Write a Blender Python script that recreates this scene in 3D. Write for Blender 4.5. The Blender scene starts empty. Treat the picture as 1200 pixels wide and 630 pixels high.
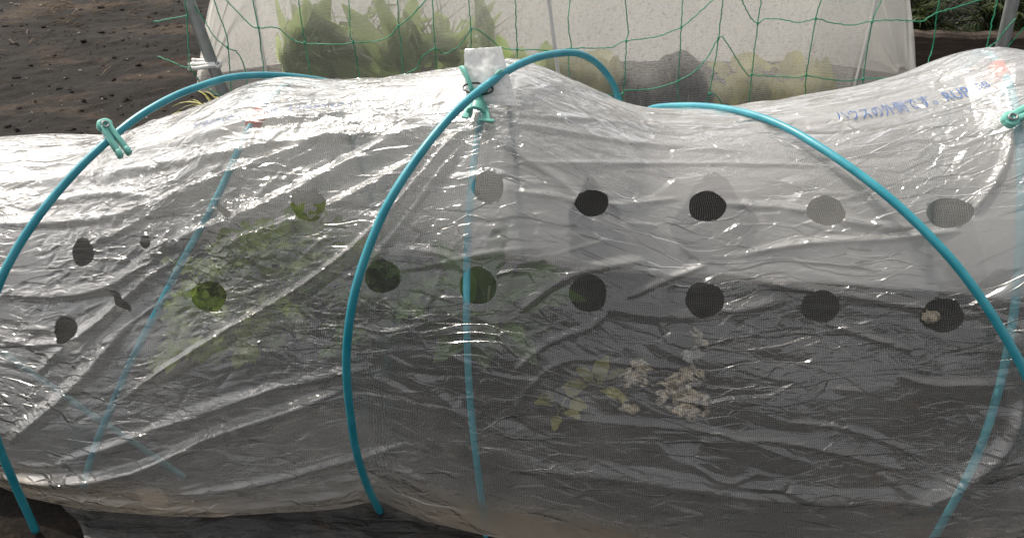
import bpy, bmesh, math, random
import numpy as np
from mathutils import Vector, Matrix
from mathutils.bvhtree import BVHTree

rng = np.random.default_rng(7)
random.seed(7)
scene = bpy.context.scene
C = scene.collection
R = math.radians

# ------------------------------------------------------------------ camera
F, CU, CV, H = 870.0, 600.0, 315.0, 1.0
TH = R(35)
FWD = np.array([0, math.cos(TH), -math.sin(TH)])
UP = np.array([0, math.sin(TH), math.cos(TH)])
CAM = np.array([0, 0, H])

def ray(u, v):
    d = FWD * F + np.array([1.0, 0, 0]) * (u - CU) + UP * (CV - v)
    return d / np.linalg.norm(d)
def on_z(u, v, z=0.0):
    d = ray(u, v); return CAM + d * ((z - H) / d[2])
def on_y(u, v, y):
    d = ray(u, v); return CAM + d * (y / d[1])
def on_plane(u, v, p, n):
    d = ray(u, v); n = np.asarray(n, float)
    return CAM + d * (np.dot(np.asarray(p) - CAM, n) / np.dot(d, n))
def project(P):
    q = P - CAM
    z = q @ FWD
    return CU + F * q[..., 0] / z, CV - F * (q @ UP) / z, z

cam_d = bpy.data.cameras.new('camera'); cam = bpy.data.objects.new('camera', cam_d)
C.objects.link(cam); scene.camera = cam
cam.location = CAM; cam.rotation_euler = (R(90) - TH, 0, 0)
cam_d.sensor_width = 36; cam_d.lens = F / 1200 * 36; cam_d.clip_start = 0.01; cam_d.clip_end = 500

# ------------------------------------------------------------------ light
SUN_EL, SUN_AZ = R(50), math.atan2(-0.62, 0.68)
sd = np.array([math.sin(SUN_AZ) * math.cos(SUN_EL), math.cos(SUN_AZ) * math.cos(SUN_EL), math.sin(SUN_EL)])
sl = bpy.data.lights.new('sun', 'SUN'); so = bpy.data.objects.new('sun', sl); C.objects.link(so)
sl.energy = 2.1; sl.angle = R(0.6); sl.color = (1, 0.91, 0.78)
so.rotation_euler = Vector(sd).to_track_quat('Z', 'Y').to_euler()
w = bpy.data.worlds.new('World'); scene.world = w; w.use_nodes = True
wn = w.node_tree
bg = wn.nodes['Background']
sky = wn.nodes.new('ShaderNodeTexSky'); sky.sky_type = 'NISHITA'; sky.sun_disc = False
sky.sun_elevation = SUN_EL; sky.sun_rotation = SUN_AZ % (2 * math.pi)
sky.air_density = 0.7; sky.dust_density = 3.0; sky.ozone_density = 0.6
hsv = wn.nodes.new('ShaderNodeHueSaturation'); hsv.inputs['Saturation'].default_value = 0.22
wn.links.new(sky.outputs[0], hsv.inputs['Color']); wb = wn.nodes.new('ShaderNodeMix'); wb.data_type = 'RGBA'; wb.blend_type = 'MULTIPLY'; wb.inputs[0].default_value = 1.0
wb.inputs[7].default_value = (1.03, 1.0, 0.955, 1)          # thin warm haze
wn.links.new(hsv.outputs[0], wb.inputs[6]); wn.links.new(wb.outputs[2], bg.inputs[0]); bg.inputs[1].default_value = 0.15
scene.view_settings.view_transform = 'Standard'; scene.view_settings.look = 'None'
scene.view_settings.exposure = 1.0; scene.view_settings.gamma = 1
scene.render.engine = 'CYCLES'
scene.cycles.transparent_max_bounces = 40
scene.cycles.max_bounces = 7
scene.cycles.diffuse_bounces = 3
scene.cycles.glossy_bounces = 3
scene.cycles.sample_clamp_indirect = 6

# ------------------------------------------------------------------ node helpers
class NT:
    def __init__(s, name):
        s.m = bpy.data.materials.new(name); s.m.use_nodes = True
        s.t = s.m.node_tree; s.t.nodes.clear()
        s.out = s.t.nodes.new('ShaderNodeOutputMaterial')
    def n(s, typ, props=None, **inp):
        nd = s.t.nodes.new(typ)
        for k, v in (props or {}).items(): setattr(nd, k, v)
        for k, v in inp.items():
            key = k.replace('_', ' ')
            sock = nd.inputs[int(k[1:])] if k[0] == 'i' and k[1:].isdigit() else nd.inputs[key]
            s.set(sock, v)
        return nd
    def set(s, sock, v):
        if isinstance(v, bpy.types.NodeSocket): s.t.links.new(v, sock)
        elif isinstance(v, bpy.types.Node): s.t.links.new(v.outputs[0], sock)
        elif isinstance(v, (tuple, list)) and sock.type == 'RGBA' and len(v) == 3: sock.default_value = (*v, 1)
        else: sock.default_value = v
    def math(s, op, a, b=0.0, c=None, clamp=False):
        nd = s.t.nodes.new('ShaderNodeMath'); nd.operation = op; nd.use_clamp = clamp
        s.set(nd.inputs[0], a); s.set(nd.inputs[1], b)
        if c is not None: s.set(nd.inputs[2], c)
        return nd.outputs[0]
    def ramp(s, fac, stops):
        nd = s.t.nodes.new('ShaderNodeValToRGB'); s.set(nd.inputs[0], fac)
        el = nd.color_ramp.elements
        while len(el) < len(stops): el.new(0.5)
        for e, (p, c) in zip(el, stops):
            e.position = p; e.color = (*c, 1) if len(c) == 3 else c
        return nd.outputs[0]
    def mapr(s, v, a, b, c=0.0, d=1.0):
        nd = s.t.nodes.new('ShaderNodeMapRange'); nd.clamp = True
        s.set(nd.inputs[0], v)
        for i, x in zip((1, 2, 3, 4), (a, b, c, d)): nd.inputs[i].default_value = x
        return nd.outputs[0]
    def noise(s, vec, scale, detail=4, rough=0.55, dist=0.0):
        nd = s.n('ShaderNodeTexNoise', Scale=scale, Detail=detail, Roughness=rough, Distortion=dist)
        if vec is not None: s.set(nd.inputs['Vector'], vec)
        return nd
    def mixs(s, f, a, b):
        nd = s.t.nodes.new('ShaderNodeMixShader'); s.set(nd.inputs[0], f); s.set(nd.inputs[1], a); s.set(nd.inputs[2], b)
        return nd.outputs[0]
    def mixc(s, f, a, b):
        nd = s.t.nodes.new('ShaderNodeMix'); nd.data_type = 'RGBA'
        s.set(nd.inputs[0], f); s.set(nd.inputs[6], a); s.set(nd.inputs[7], b)
        return nd.outputs[2]
    def coord(s, o='Object'): return s.t.nodes.new('ShaderNodeTexCoord').outputs[o]
    def mapping(s, vec, scale=(1, 1, 1), rot=(0, 0, 0)):
        nd = s.t.nodes.new('ShaderNodeMapping'); s.set(nd.inputs['Vector'], vec)
        nd.inputs['Scale'].default_value = scale; nd.inputs['Rotation'].default_value = rot
        return nd.outputs[0]
    def attr(s, name):
        nd = s.t.nodes.new('ShaderNodeAttribute'); nd.attribute_name = name; return nd.outputs['Fac']
    def bump(s, h, strength=0.5, dist=0.01, normal=None):
        nd = s.n('ShaderNodeBump', Strength=strength, Distance=dist); s.set(nd.inputs['Height'], h)
        if normal is not None: s.set(nd.inputs['Normal'], normal)
        return nd.outputs[0]
    def done(s, sh):
        s.set(s.out.inputs[0], sh); return s.m

def pbr(name, c1, c2=None, rough=0.5, nscale=30, bump=0.2, bdist=0.002, spec=0.5, metal=0.0, trans=0.0):
    t = NT(name); co = t.coord()
    no = t.noise(co, nscale, 6, 0.6)
    col = t.mixc(t.mapr(no.outputs[0], 0.3, 0.7), c1, c2 or c1)
    b = t.n('ShaderNodeBsdfPrincipled', Base_Color=col, Roughness=t.mapr(t.noise(co, nscale * 2.3, 4).outputs[0], 0.3, 0.7, rough * 0.8, min(1, rough * 1.2)), Metallic=metal)
    b.inputs['Specular IOR Level'].default_value = spec
    t.set(b.inputs['Normal'], t.bump(no.outputs[0], bump, bdist))
    sh = b.outputs[0]
    if trans:
        tr = t.n('ShaderNodeBsdfTranslucent', Color=col)
        sh = t.mixs(trans, sh, tr)
    return t.done(sh)

def mat_film(name='clear_film', hz=0.092, bumpk=1.0, trl_k=0.45, base=0.72):
    t = NT(name)
    uv = t.coord('UV')
    warp = t.noise(t.mapping(uv, (1, 1.5, 1)), 5, 2, 0.5)
    wv = t.n('ShaderNodeVectorMath', {'operation': 'MULTIPLY_ADD'}, i0=warp.outputs['Color'], i1=(0.10, 0.07, 0.0), i2=uv)
    def facets(sx, sy, rot, scale, tilt, soft):
        # flat facets, each tilted its own way, meeting in sharp creases (heights in metres)
        mp = t.mapping(wv.outputs[0], (sx * scale, sy * scale, 1), (0, 0, rot))
        v = t.n('ShaderNodeTexVoronoi', {'feature': 'F1', 'voronoi_dimensions': '2D'}, Scale=1.0); t.set(v.inputs['Vector'], mp)
        e = t.n('ShaderNodeTexVoronoi', {'feature': 'DISTANCE_TO_EDGE', 'voronoi_dimensions': '2D'}, Scale=1.0); t.set(e.inputs['Vector'], mp)
        d = t.n('ShaderNodeVectorMath', {'operation': 'SUBTRACT'}, i0=mp, i1=v.outputs['Position'])
        c = t.n('ShaderNodeVectorMath', {'operation': 'SUBTRACT'}, i0=v.outputs['Color'], i1=(0.5, 0.5, 0.5))
        dot = t.n('ShaderNodeVectorMath', {'operation': 'DOT_PRODUCT'}, i0=d.outputs[0], i1=c.outputs[0])
        f = t.math('MULTIPLY', dot.outputs['Value'], t.mapr(e.outputs['Distance'], 0.0, soft))
        return t.math('MULTIPLY', f, 2.0 * tilt / scale)
    crump = t.attr('crumple')
    patch = t.mapr(t.noise(t.mapping(uv, (1, 2, 1)), 3.8, 3, 0.5).outputs[0], 0.44, 0.62, 0.12, 1.35)
    p1 = t.mapr(t.noise(t.mapping(uv, (1, 2.2, 1)), 5.0, 2, 0.5).outputs[0], 0.45, 0.60, 0.12, 1.7)
    h = t.math('MULTIPLY', facets(0.42, 1.25, 0.25, 14, 0.085, 0.05), p1)
    h = t.math('MULTIPLY_ADD', facets(0.50, 1.3, -0.22, 34, 0.12, 0.06), patch, h)
    h = t.math('MULTIPLY_ADD', facets(0.32, 1.5, 0.5, 40, 0.10, 0.05), p1, h)
    h = t.math('MULTIPLY_ADD', facets(0.60, 1.25, 0.7, 85, 0.22, 0.10), t.math('MULTIPLY', crump, patch), h)
    h = t.math('MULTIPLY_ADD', facets(0.8, 1.0, -0.9, 190, 0.20, 0.2), t.math('MULTIPLY', t.math('MULTIPLY', crump, patch), 0.5), h)
    nb = t.bump(h, 1.0, bumpk)
    # haze: dusty, doubled film, plus painted paleness standing in for the lit back wall
    dustn = t.noise(uv, 5.0, 8, 0.62).outputs[0]
    dustf = t.noise(t.mapping(uv, (1, 3, 1)), 120, 3, 0.6).outputs[0]
    dust = t.attr('dust'); haze = t.attr('haze')
    hzf = t.math('MULTIPLY_ADD', t.mapr(dustn, 0.35, 0.75), 0.07, hz)
    hzf = t.math('MULTIPLY_ADD', t.mapr(dustf, 0.5, 0.8), 0.05, hzf)
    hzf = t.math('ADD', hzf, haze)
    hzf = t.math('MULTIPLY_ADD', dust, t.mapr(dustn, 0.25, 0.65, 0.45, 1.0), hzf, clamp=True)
    col = t.mixc(t.math('MULTIPLY', dust, 1.6, clamp=True), (base, base, base * 0.99), (0.46, 0.39, 0.31))
    nb2 = t.bump(h, 0.35, bumpk)
    dif = t.n('ShaderNodeBsdfDiffuse', Color=col); t.set(dif.inputs['Normal'], nb2)
    trl = t.n('ShaderNodeBsdfTranslucent', Color=col); t.set(trl.inputs['Normal'], nb2)
    tra = t.n('ShaderNodeBsdfTransparent', Color=(0.93, 0.935, 0.93))
    fro = t.n('ShaderNodeBsdfRefraction', Color=(0.95, 0.95, 0.95), Roughness=0.2, IOR=1.0)
    tra = t.mixs(0.5, tra, fro)
    body = t.mixs(hzf, tra, t.mixs(trl_k, dif, trl))
    gl = t.n('ShaderNodeBsdfGlossy', Color=(1, 1, 1), Roughness=t.mapr(dustn, 0.3, 0.7, 0.11, 0.25)); t.set(gl.inputs['Normal'], nb)
    fr = t.n('ShaderNodeFresnel', IOR=1.48); t.set(fr.inputs['Normal'], nb)
    f = t.math('MULTIPLY', fr.outputs[0], 2.05, clamp=True)
    f = t.math('MINIMUM', f, 0.75)
    return t.done(t.mixs(f, body, gl))

def mat_net(name, pitch, cover, col, trl=0.5, extra=0.0):
    t = NT(name); uv = t.coord('UV')
    jit = t.noise(uv, 14, 3, 0.5)
    wv = t.n('ShaderNodeVectorMath', {'operation': 'MULTIPLY_ADD'}, i0=jit.outputs['Color'], i1=(0.02, 0.02, 0), i2=uv)
    sp = t.n('ShaderNodeSeparateXYZ', i0=wv.outputs[0])
    def th(o):
        f = t.math('FRACT', t.math('MULTIPLY', o, 1.0 / pitch))
        return t.mapr(t.math('ABSOLUTE', t.math('SUBTRACT', f, 0.5)), cover * 0.5 - 0.06, cover * 0.5 + 0.06, 1.0, 0.0)
    a = t.math('MAXIMUM', th(sp.outputs[0]), th(sp.outputs[1]))
    a = t.math('ADD', t.math('MULTIPLY', a, 1 - extra), extra, clamp=True)
    big = t.noise(uv, 7, 5, 0.6).outputs[0]
    a = t.math('MULTIPLY', a, t.mapr(big, 0.3, 0.7, 0.75, 1.0))
    c = t.mixc(t.mapr(big, 0.3, 0.7), col, tuple(x * 0.85 for x in col))
    nb = t.bump(t.noise(uv, 60, 3).outputs[0], 0.5, 0.01)
    d = t.n('ShaderNodeBsdfDiffuse', Color=c); t.set(d.inputs['Normal'], nb)
    l = t.n('ShaderNodeBsdfTranslucent', Color=c)
    return t.done(t.mixs(a, t.n('ShaderNodeBsdfTransparent'), t.mixs(trl, d, l)))

def mat_soil():
    t = NT('dark_garden_soil'); co = t.coord()
    big = t.noise(co, 2.2, 6, 0.6, 0.6).outputs[0]
    sun_streak = t.noise(t.mapping(co, (1.2, 2.0, 1), (0, 0, -0.6)), 1.7, 7, 0.62, 0.3).outputs[0]
    fine = t.noise(co, 130, 8, 0.72).outputs[0]
    c = t.ramp(fine, [(0.28, (0.0026, 0.0019, 0.0014)), (0.5, (0.0062, 0.0042, 0.0029)), (0.68, (0.015, 0.0100, 0.0066)), (0.85, (0.048, 0.032, 0.021))])
    c2 = t.ramp(fine, [(0.3, (0.014, 0.009, 0.006)), (0.5, (0.048, 0.032, 0.020)), (0.8, (0.14, 0.10, 0.067))])
    c = t.mixc(t.mapr(sun_streak, 0.54, 0.64), c, c2)  # sunlit patches painted into the soil colour as lighter brown streaks
    red = t.ramp(fine, [(0.3, (0.02, 0.012, 0.008)), (0.7, (0.07, 0.04, 0.026))])
    c = t.mixc(t.mapr(big, 0.56, 0.66, 0, 0.7), c, red)
    v = t.n('ShaderNodeTexVoronoi', {'feature': 'F1'}, Scale=70); t.set(v.inputs['Vector'], co)
    hgt = t.math('MULTIPLY_ADD', fine, 1.2, t.math('MULTIPLY', v.outputs['Distance'], -0.5))
    b = t.n('ShaderNodeBsdfPrincipled', Base_Color=c, Roughness=0.92); b.inputs['Specular IOR Level'].default_value = 0.25
    t.set(b.inputs['Normal'], t.bump(hgt, 1.0, 0.008))
    return t.done(b)

def mat_mulch():
    t = NT('black_mulch_film'); co = t.coord()
    n1 = t.noise(t.mapping(co, (1, 3, 1)), 9, 6, 0.6).outputs[0]
    n2 = t.noise(co, 30, 8, 0.7).outputs[0]
    soil = t.mapr(t.noise(co, 5.5, 8, 0.68).outputs[0], 0.56, 0.66)
    c = t.mixc(soil, t.mixc(t.mapr(n2, 0.45, 0.75), (0.006, 0.006, 0.0063), (0.016, 0.015, 0.014)), t.ramp(n2, [(0.3, (0.014, 0.009, 0.006)), (0.7, (0.075, 0.048, 0.03))]))
    v = t.n('ShaderNodeTexVoronoi', {'distance': 'MANHATTAN'}, Scale=26); t.set(v.inputs['Vector'], t.mapping(co, (0.5, 1.4, 1), (0, 0, 0.2)))
    h = t.math('MULTIPLY_ADD', n1, 1.0, t.math('MULTIPLY', v.outputs['Distance'], 0.35))
    b = t.n('ShaderNodeBsdfPrincipled', Base_Color=c, Roughness=t.mixc(soil, (0.5, 0.5, 0.5), (0.95, 0.95, 0.95)))
    t.set(b.inputs['Normal'], t.bump(h, 0.8, 0.02))
    return t.done(b)

def mat_leaf(name, dark, light, trans=0.35, scale=25, rough=0.5):
    t = NT(name); co = t.coord()
    a = t.noise(co, scale, 5, 0.6).outputs[0]
    b_ = t.noise(co, 4, 2).outputs[0]
    c = t.mixc(t.mapr(a, 0.3, 0.7), dark, light)
    c = t.mixc(t.mapr(b_, 0.4, 0.65, 0, 0.6), c, light)
    oi = t.n('ShaderNodeAttribute', {'attribute_name': 'tone'})
    hs = t.n('ShaderNodeHueSaturation', Color=c); t.set(hs.inputs['Value'], t.mapr(oi.outputs['Fac'], 0, 1, 0.65, 1.35))
    p = t.n('ShaderNodeBsdfPrincipled', Base_Color=hs.outputs[0], Roughness=rough)
    t.set(p.inputs['Normal'], t.bump(a, 0.5, 0.004))
    l = t.n('ShaderNodeBsdfTranslucent', Color=hs.outputs[0])
    return t.done(t.mixs(trans, p.outputs[0], l.outputs[0]))

def mat_wood():
    t = NT('weathered_board_wood'); co = t.coord()
    g = t.noise(t.mapping(co, (1.2, 14, 14)), 6, 8, 0.65, 0.4).outputs[0]
    g2 = t.noise(t.mapping(co, (2, 40, 40)), 8, 6, 0.7).outputs[0]
    c = t.ramp(t.math('MULTIPLY_ADD', g2, 0.5, t.math('MULTIPLY', g, 0.6)), [(0.3, (0.018, 0.012, 0.009)), (0.55, (0.055, 0.038, 0.027)), (0.75, (0.13, 0.095, 0.07))])
    b = t.n('ShaderNodeBsdfPrincipled', Base_Color=c, Roughness=0.85)
    t.set(b.inputs['Normal'], t.bump(g2, 0.9, 0.006))
    return t.done(b)

M = {}
M['film'] = mat_film()
M['pad'] = mat_film('doubled_film_pad', 0.26, 0.6, 0.72, 0.9)
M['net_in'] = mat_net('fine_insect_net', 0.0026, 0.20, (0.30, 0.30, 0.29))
M['net_wall'] = mat_net('lit_back_insect_net', 0.0026, 0.5, (0.70, 0.70, 0.68), 0.6, 0.25)  # back half of the same net, coloured paler to look sunlit
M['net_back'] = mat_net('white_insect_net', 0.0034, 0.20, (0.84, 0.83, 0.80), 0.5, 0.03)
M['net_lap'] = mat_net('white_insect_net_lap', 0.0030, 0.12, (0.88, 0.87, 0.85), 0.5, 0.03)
M['net_far'] = mat_net('white_insect_net_far_side', 0.0034, 0.42, (0.62, 0.61, 0.585), 0.55, 0.2)  # far half of the same net, made denser to look brightly sunlit
M['soil'] = mat_soil(); M['mulch'] = mat_mulch(); M['wood'] = mat_wood()
M['teal'] = pbr('teal_plastic_coating', (0.0, 0.175, 0.235), (0.04, 0.28, 0.34), 0.38, 22, 0.15, 0.0006)
M['blue'] = pbr('pale_blue_plastic_coating', (0.07, 0.37, 0.45), (0.13, 0.45, 0.52), 0.4, 60, 0.15, 0.0006)
M['tube'] = pbr('faded_blue_plastic', (0.16, 0.36, 0.41), (0.24, 0.44, 0.48), 0.5, 40)
M['mint'] = pbr('mint_green_plastic', (0.14, 0.44, 0.37), (0.19, 0.50, 0.43), 0.38, 40, 0.1, 0.0008, trans=0.1)
M['white'] = pbr('white_plastic', (0.80, 0.80, 0.79), (0.72, 0.72, 0.71), 0.4, 40, 0.1, 0.0008, trans=0.25)
M['black'] = pbr('black_wire', (0.012, 0.012, 0.012), None, 0.35, 40, 0.1)
M['steel'] = pbr('galvanised_steel', (0.20, 0.215, 0.22), (0.28, 0.29, 0.29), 0.45, 28, 0.15, 0.001, metal=0.55)
M['orange'] = pbr('orange_rubber', (0.85, 0.17, 0.06), (0.75, 0.13, 0.05), 0.5, 60, 0.2, trans=0.2)
M['string'] = pbr('green_net_cord', (0.012, 0.19, 0.10), (0.02, 0.28, 0.15), 0.5, 90, 0.2)
M['ink'] = pbr('blue_print_ink', (0.012, 0.055, 0.20), (0.03, 0.10, 0.28), 0.6, 120, 0.05)
M['crumb'] = pbr('pale_straw_crumbs', (0.84, 0.79, 0.68), (0.70, 0.56, 0.40), 0.8, 45, 0.8, 0.01)
M['stone'] = pbr('pale_pebble', (0.34, 0.29, 0.23), (0.16, 0.13, 0.10), 0.85, 60, 0.5, 0.004)
M['straw'] = pbr('dry_straw', (0.17, 0.12, 0.07), (0.10, 0.07, 0.04), 0.8, 50, 0.3)
M['lime'] = mat_leaf('frilly_lime_leaf', (0.26, 0.40, 0.035), (0.46, 0.60, 0.09), 0.5)
M['green'] = mat_leaf('mid_green_leaf', (0.05, 0.13, 0.02), (0.15, 0.27, 0.05), 0.4)
M['yellow'] = mat_leaf('yellowing_leaf', (0.20, 0.20, 0.035), (0.36, 0.34, 0.09), 0.35)
M['purple'] = mat_leaf('dark_purple_leaf', (0.012, 0.009, 0.013), (0.030, 0.021, 0.028), 0.15)
M['olive'] = mat_leaf('pale_olive_leaf', (0.19, 0.26, 0.07), (0.38, 0.45, 0.18), 0.62)
M['bushleaf'] = mat_leaf('bush_leaf', (0.010, 0.030, 0.006), (0.062, 0.090, 0.016), 0.35)
M['stem'] = mat_leaf('pale_stem', (0.24, 0.28, 0.12), (0.36, 0.38, 0.2), 0.2)

# ------------------------------------------------------------------ object helpers
def link(name, me, mat, parent=None):
    o = bpy.data.objects.new(name, me); C.objects.link(o)
    if mat is not None: me.materials.append(mat)
    if parent is not None: o.parent = parent
    return o
def tag(o, label, cat, group=None, kind=None):
    if label: o['label'] = label
    if cat: o['category'] = cat
    if group: o['group'] = group
    if kind: o['kind'] = kind
    return o
def empty(name, loc=(0, 0, 0)):
    o = bpy.data.objects.new(name, None); C.objects.link(o); o.location = Vector(loc); o.empty_display_size = 0.05
    return o
def mesh(name, V, Fc, uv=None, smooth=True):
    me = bpy.data.meshes.new(name)
    me.from_pydata([tuple(v) for v in V], [], [tuple(f) for f in Fc])
    if smooth: me.polygons.foreach_set('use_smooth', [True] * len(me.polygons))
    if uv is not None:
        l = me.uv_layers.new(name='UVMap'); idx = np.empty(len(me.loops), int); me.loops.foreach_get('vertex_index', idx)
        l.data.foreach_set('uv', np.asarray(uv)[idx].astype(np.float32).ravel())
    me.update(); return me
def bm_mesh(bm, name, smooth=True):
    me = bpy.data.meshes.new(name); bm.normal_update(); bm.to_mesh(me); bm.free()
    if smooth: me.polygons.foreach_set('use_smooth', [True] * len(me.polygons))
    return me
def spline(pts, n):
    """Catmull-Rom through pts, resampled to n points at even spacing"""
    P = np.asarray(pts, float)
    Q = np.vstack([2 * P[0] - P[1], P, 2 * P[-1] - P[-2]])
    out = []
    for i in range(len(P) - 1):
        p0, p1, p2, p3 = Q[i:i + 4]
        for t in np.linspace(0, 1, 24, endpoint=False):
            out.append(0.5 * (2 * p1 + (p2 - p0) * t + (2 * p0 - 5 * p1 + 4 * p2 - p3) * t * t + (3 * p1 - p0 - 3 * p2 + p3) * t ** 3))
    out.append(P[-1]); out = np.array(out)
    d = np.r_[0, np.cumsum(np.linalg.norm(np.diff(out, axis=0), axis=1))]
    s = np.linspace(0, d[-1], n)
    return np.stack([np.interp(s, d, out[:, k]) for k in range(out.shape[1])], 1)
def smooth_path(P, it=20):
    P = P.copy()
    for _ in range(it): P[1:-1] = 0.25 * P[:-2] + 0.5 * P[1:-1] + 0.25 * P[2:]
    return P
def tube_data(P, r, seg=10, cap=True, V=None, Fc=None):
    P = np.asarray(P, float); n = len(P)
    V = [] if V is None else V; Fc = [] if Fc is None else Fc
    rr = np.full(n, r) if np.isscalar(r) else np.asarray(r)
    T = np.gradient(P, axis=0); T /= np.linalg.norm(T, axis=1)[:, None] + 1e-12
    a = np.array([0, 0, 1.0]) if abs(T[0][2]) < 0.9 else np.array([1.0, 0, 0])
    base = len(V); N = np.cross(T[0], a); N /= np.linalg.norm(N)
    for i in range(n):
        N = N - T[i] * np.dot(N, T[i]); N /= np.linalg.norm(N) + 1e-12
        B = np.cross(T[i], N)
        for k in range(seg):
            an = 2 * math.pi * k / seg
            V.append(P[i] + rr[i] * (math.cos(an) * N + math.sin(an) * B))
    for i in range(n - 1):
        for k in range(seg):
            a0 = base + i * seg + k; b0 = base + i * seg + (k + 1) % seg
            Fc.append((a0, b0, b0 + seg, a0 + seg))
    if cap:
        Fc.append(tuple(base + k for k in range(seg))[::-1]); Fc.append(tuple(base + (n - 1) * seg + k for k in range(seg)))
    return V, Fc
def tube(name, P, r, mat, parent=None, seg=10):
    V, Fc = tube_data(P, r, seg); return link(name, mesh(name, V, Fc), mat, parent)
def set_point_attr(me, name, vals):
    a = me.attributes.new(name, 'FLOAT', 'POINT'); a.data.foreach_set('value', np.asarray(vals, np.float32).ravel())

# ------------------------------------------------------------------ main tunnel: base surface
edge_px = [(-330, 540), (-200, 548), (-100, 560), (0, 572), (30, 584), (100, 599), (200, 606), (300, 607), (400, 597), (442, 588), (470, 600), (500, 613), (600, 636), (800, 660), (1000, 672), (1200, 682), (1400, 690)]
EP = np.array([on_z(u, v, 0.012)[:2] for u, v in edge_px])
def y_front(x): return np.interp(x, EP[:, 0], EP[:, 1])
def y_back(x): return 1.455 - 0.13 * x
sil = [(-300, 180), (-120, 172), (0, 165), (60, 161), (130, 163), (165, 155), (200, 140), (240, 130), (265, 121), (290, 105), (320, 96), (345, 94), (400, 100), (450, 97), (500, 90), (545, 84), (570, 76), (600, 73), (640, 84), (690, 108), (730, 126), (765, 133), (850, 130), (900, 125), (950, 116), (1000, 108), (1050, 96), (1080, 86), (1110, 72), (1140, 62), (1170, 59), (1187, 62), (1205, 78), (1260, 110), (1400, 130)]
PH = np.linspace(0, math.pi, 90)
def section(x, h, ph):
    yf, yb = y_front(x), y_back(x)
    # smooth out the wavy hem higher up
    yfs = 0.755 - 0.115 * x
    c = np.cos(ph); s = np.sin(ph)
    yy_front = yf + (yfs - yf) * np.clip(s * 1.6, 0, 1)
    yc = (yfs + yb) / 2; ry = (yb - yfs) / 2
    y = yc - ry * np.sign(c) * np.abs(c) ** 0.92
    y = y + (yy_front - yfs) * (c > 0) * (c ** 1.0)
    z = h * np.abs(s) ** 0.86
    return y, z
hk = []
for (u, v) in sil:
    x = (u - CU) / F * 1.16; h = 0.5
    for _ in range(6):
        lo, hi = 0.2, 0.9
        for _ in range(26):
            h = (lo + hi) / 2
            y, z = section(x, h, PH)
            P = np.stack([np.full_like(y, x), y, z], 1); pu, pv, pz = project(P)
            if pv.min() > v: lo = h
            else: hi = h
        k = pv.argmin(); x = (u - CU) / F * pz[k]
    hk.append((x, h))
hk = np.array(sorted(hk))
def h_of(x): return np.interp(x, hk[:, 0], hk[:, 1])
fine = np.arange(-1.22, 1.22001, 0.0029)
S = np.concatenate([np.arange(-2.0, -1.22, 0.02), fine, np.arange(1.24, 2.0, 0.02)])
na = 580
ph_d = np.linspace(0, math.pi, na)
NS = len(S)
hs = h_of(S); k5 = np.hanning(41); k5 /= k5.sum()
hs = np.convolve(np.pad(hs, 20, mode='edge'), k5, 'valid')
B = np.zeros((NS, na, 3))
for i, x in enumerate(S):
    # resample each section evenly along its own arc
    pd = np.linspace(0, math.pi, 500); y, z = section(x, hs[i], pd)
    d = np.r_[0, np.cumsum(np.hypot(np.diff(y), np.diff(z)))]
    t = np.linspace(0, d[-1], na)
    B[i, :, 0] = x; B[i, :, 1] = np.interp(t, d, y); B[i, :, 2] = np.interp(t, d, z) + 0.012
arcl = np.linalg.norm(np.diff(B[NS // 2], axis=0), axis=1).sum()
A = np.linspace(0, arcl, na)
SS, AA = np.meshgrid(S, A, indexing='ij')
dS = np.gradient(B, S, axis=0); dA = np.gradient(B, A, axis=1)
NRM = np.cross(dS, dA); NRM /= np.linalg.norm(NRM, axis=2)[..., None] + 1e-12     # outward?
if NRM[NS // 2, na // 2, 2] < 0: NRM = -NRM
PU, PV, PZ = project(B)
front = (AA < 0.56 * arcl)
# coarse copy for ray casting
st = 6
Bc = B[::st, ::st].reshape(-1, 3); nc = B[::st, ::st].shape
fc = [(i * nc[1] + j, (i + 1) * nc[1] + j, (i + 1) * nc[1] + j + 1, i * nc[1] + j + 1) for i in range(nc[0] - 1) for j in range(nc[1] - 1)]
bvh = BVHTree.FromPolygons([tuple(p) for p in Bc], fc)
def on_film(u, v, off=0.0):
    d = ray(u, v); hit, n, idx, dist = bvh.ray_cast(Vector(CAM), Vector(d))
    if hit is None: return None
    n = np.array(n)
    if np.dot(n, d) > 0: n = -n
    return np.array(hit) + n * off
def film_ij(u, v):
    q = (PU - u) ** 2 + (PV - v) ** 2 + (~front) * 1e6
    return np.unravel_index(q.argmin(), q.shape)

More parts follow.
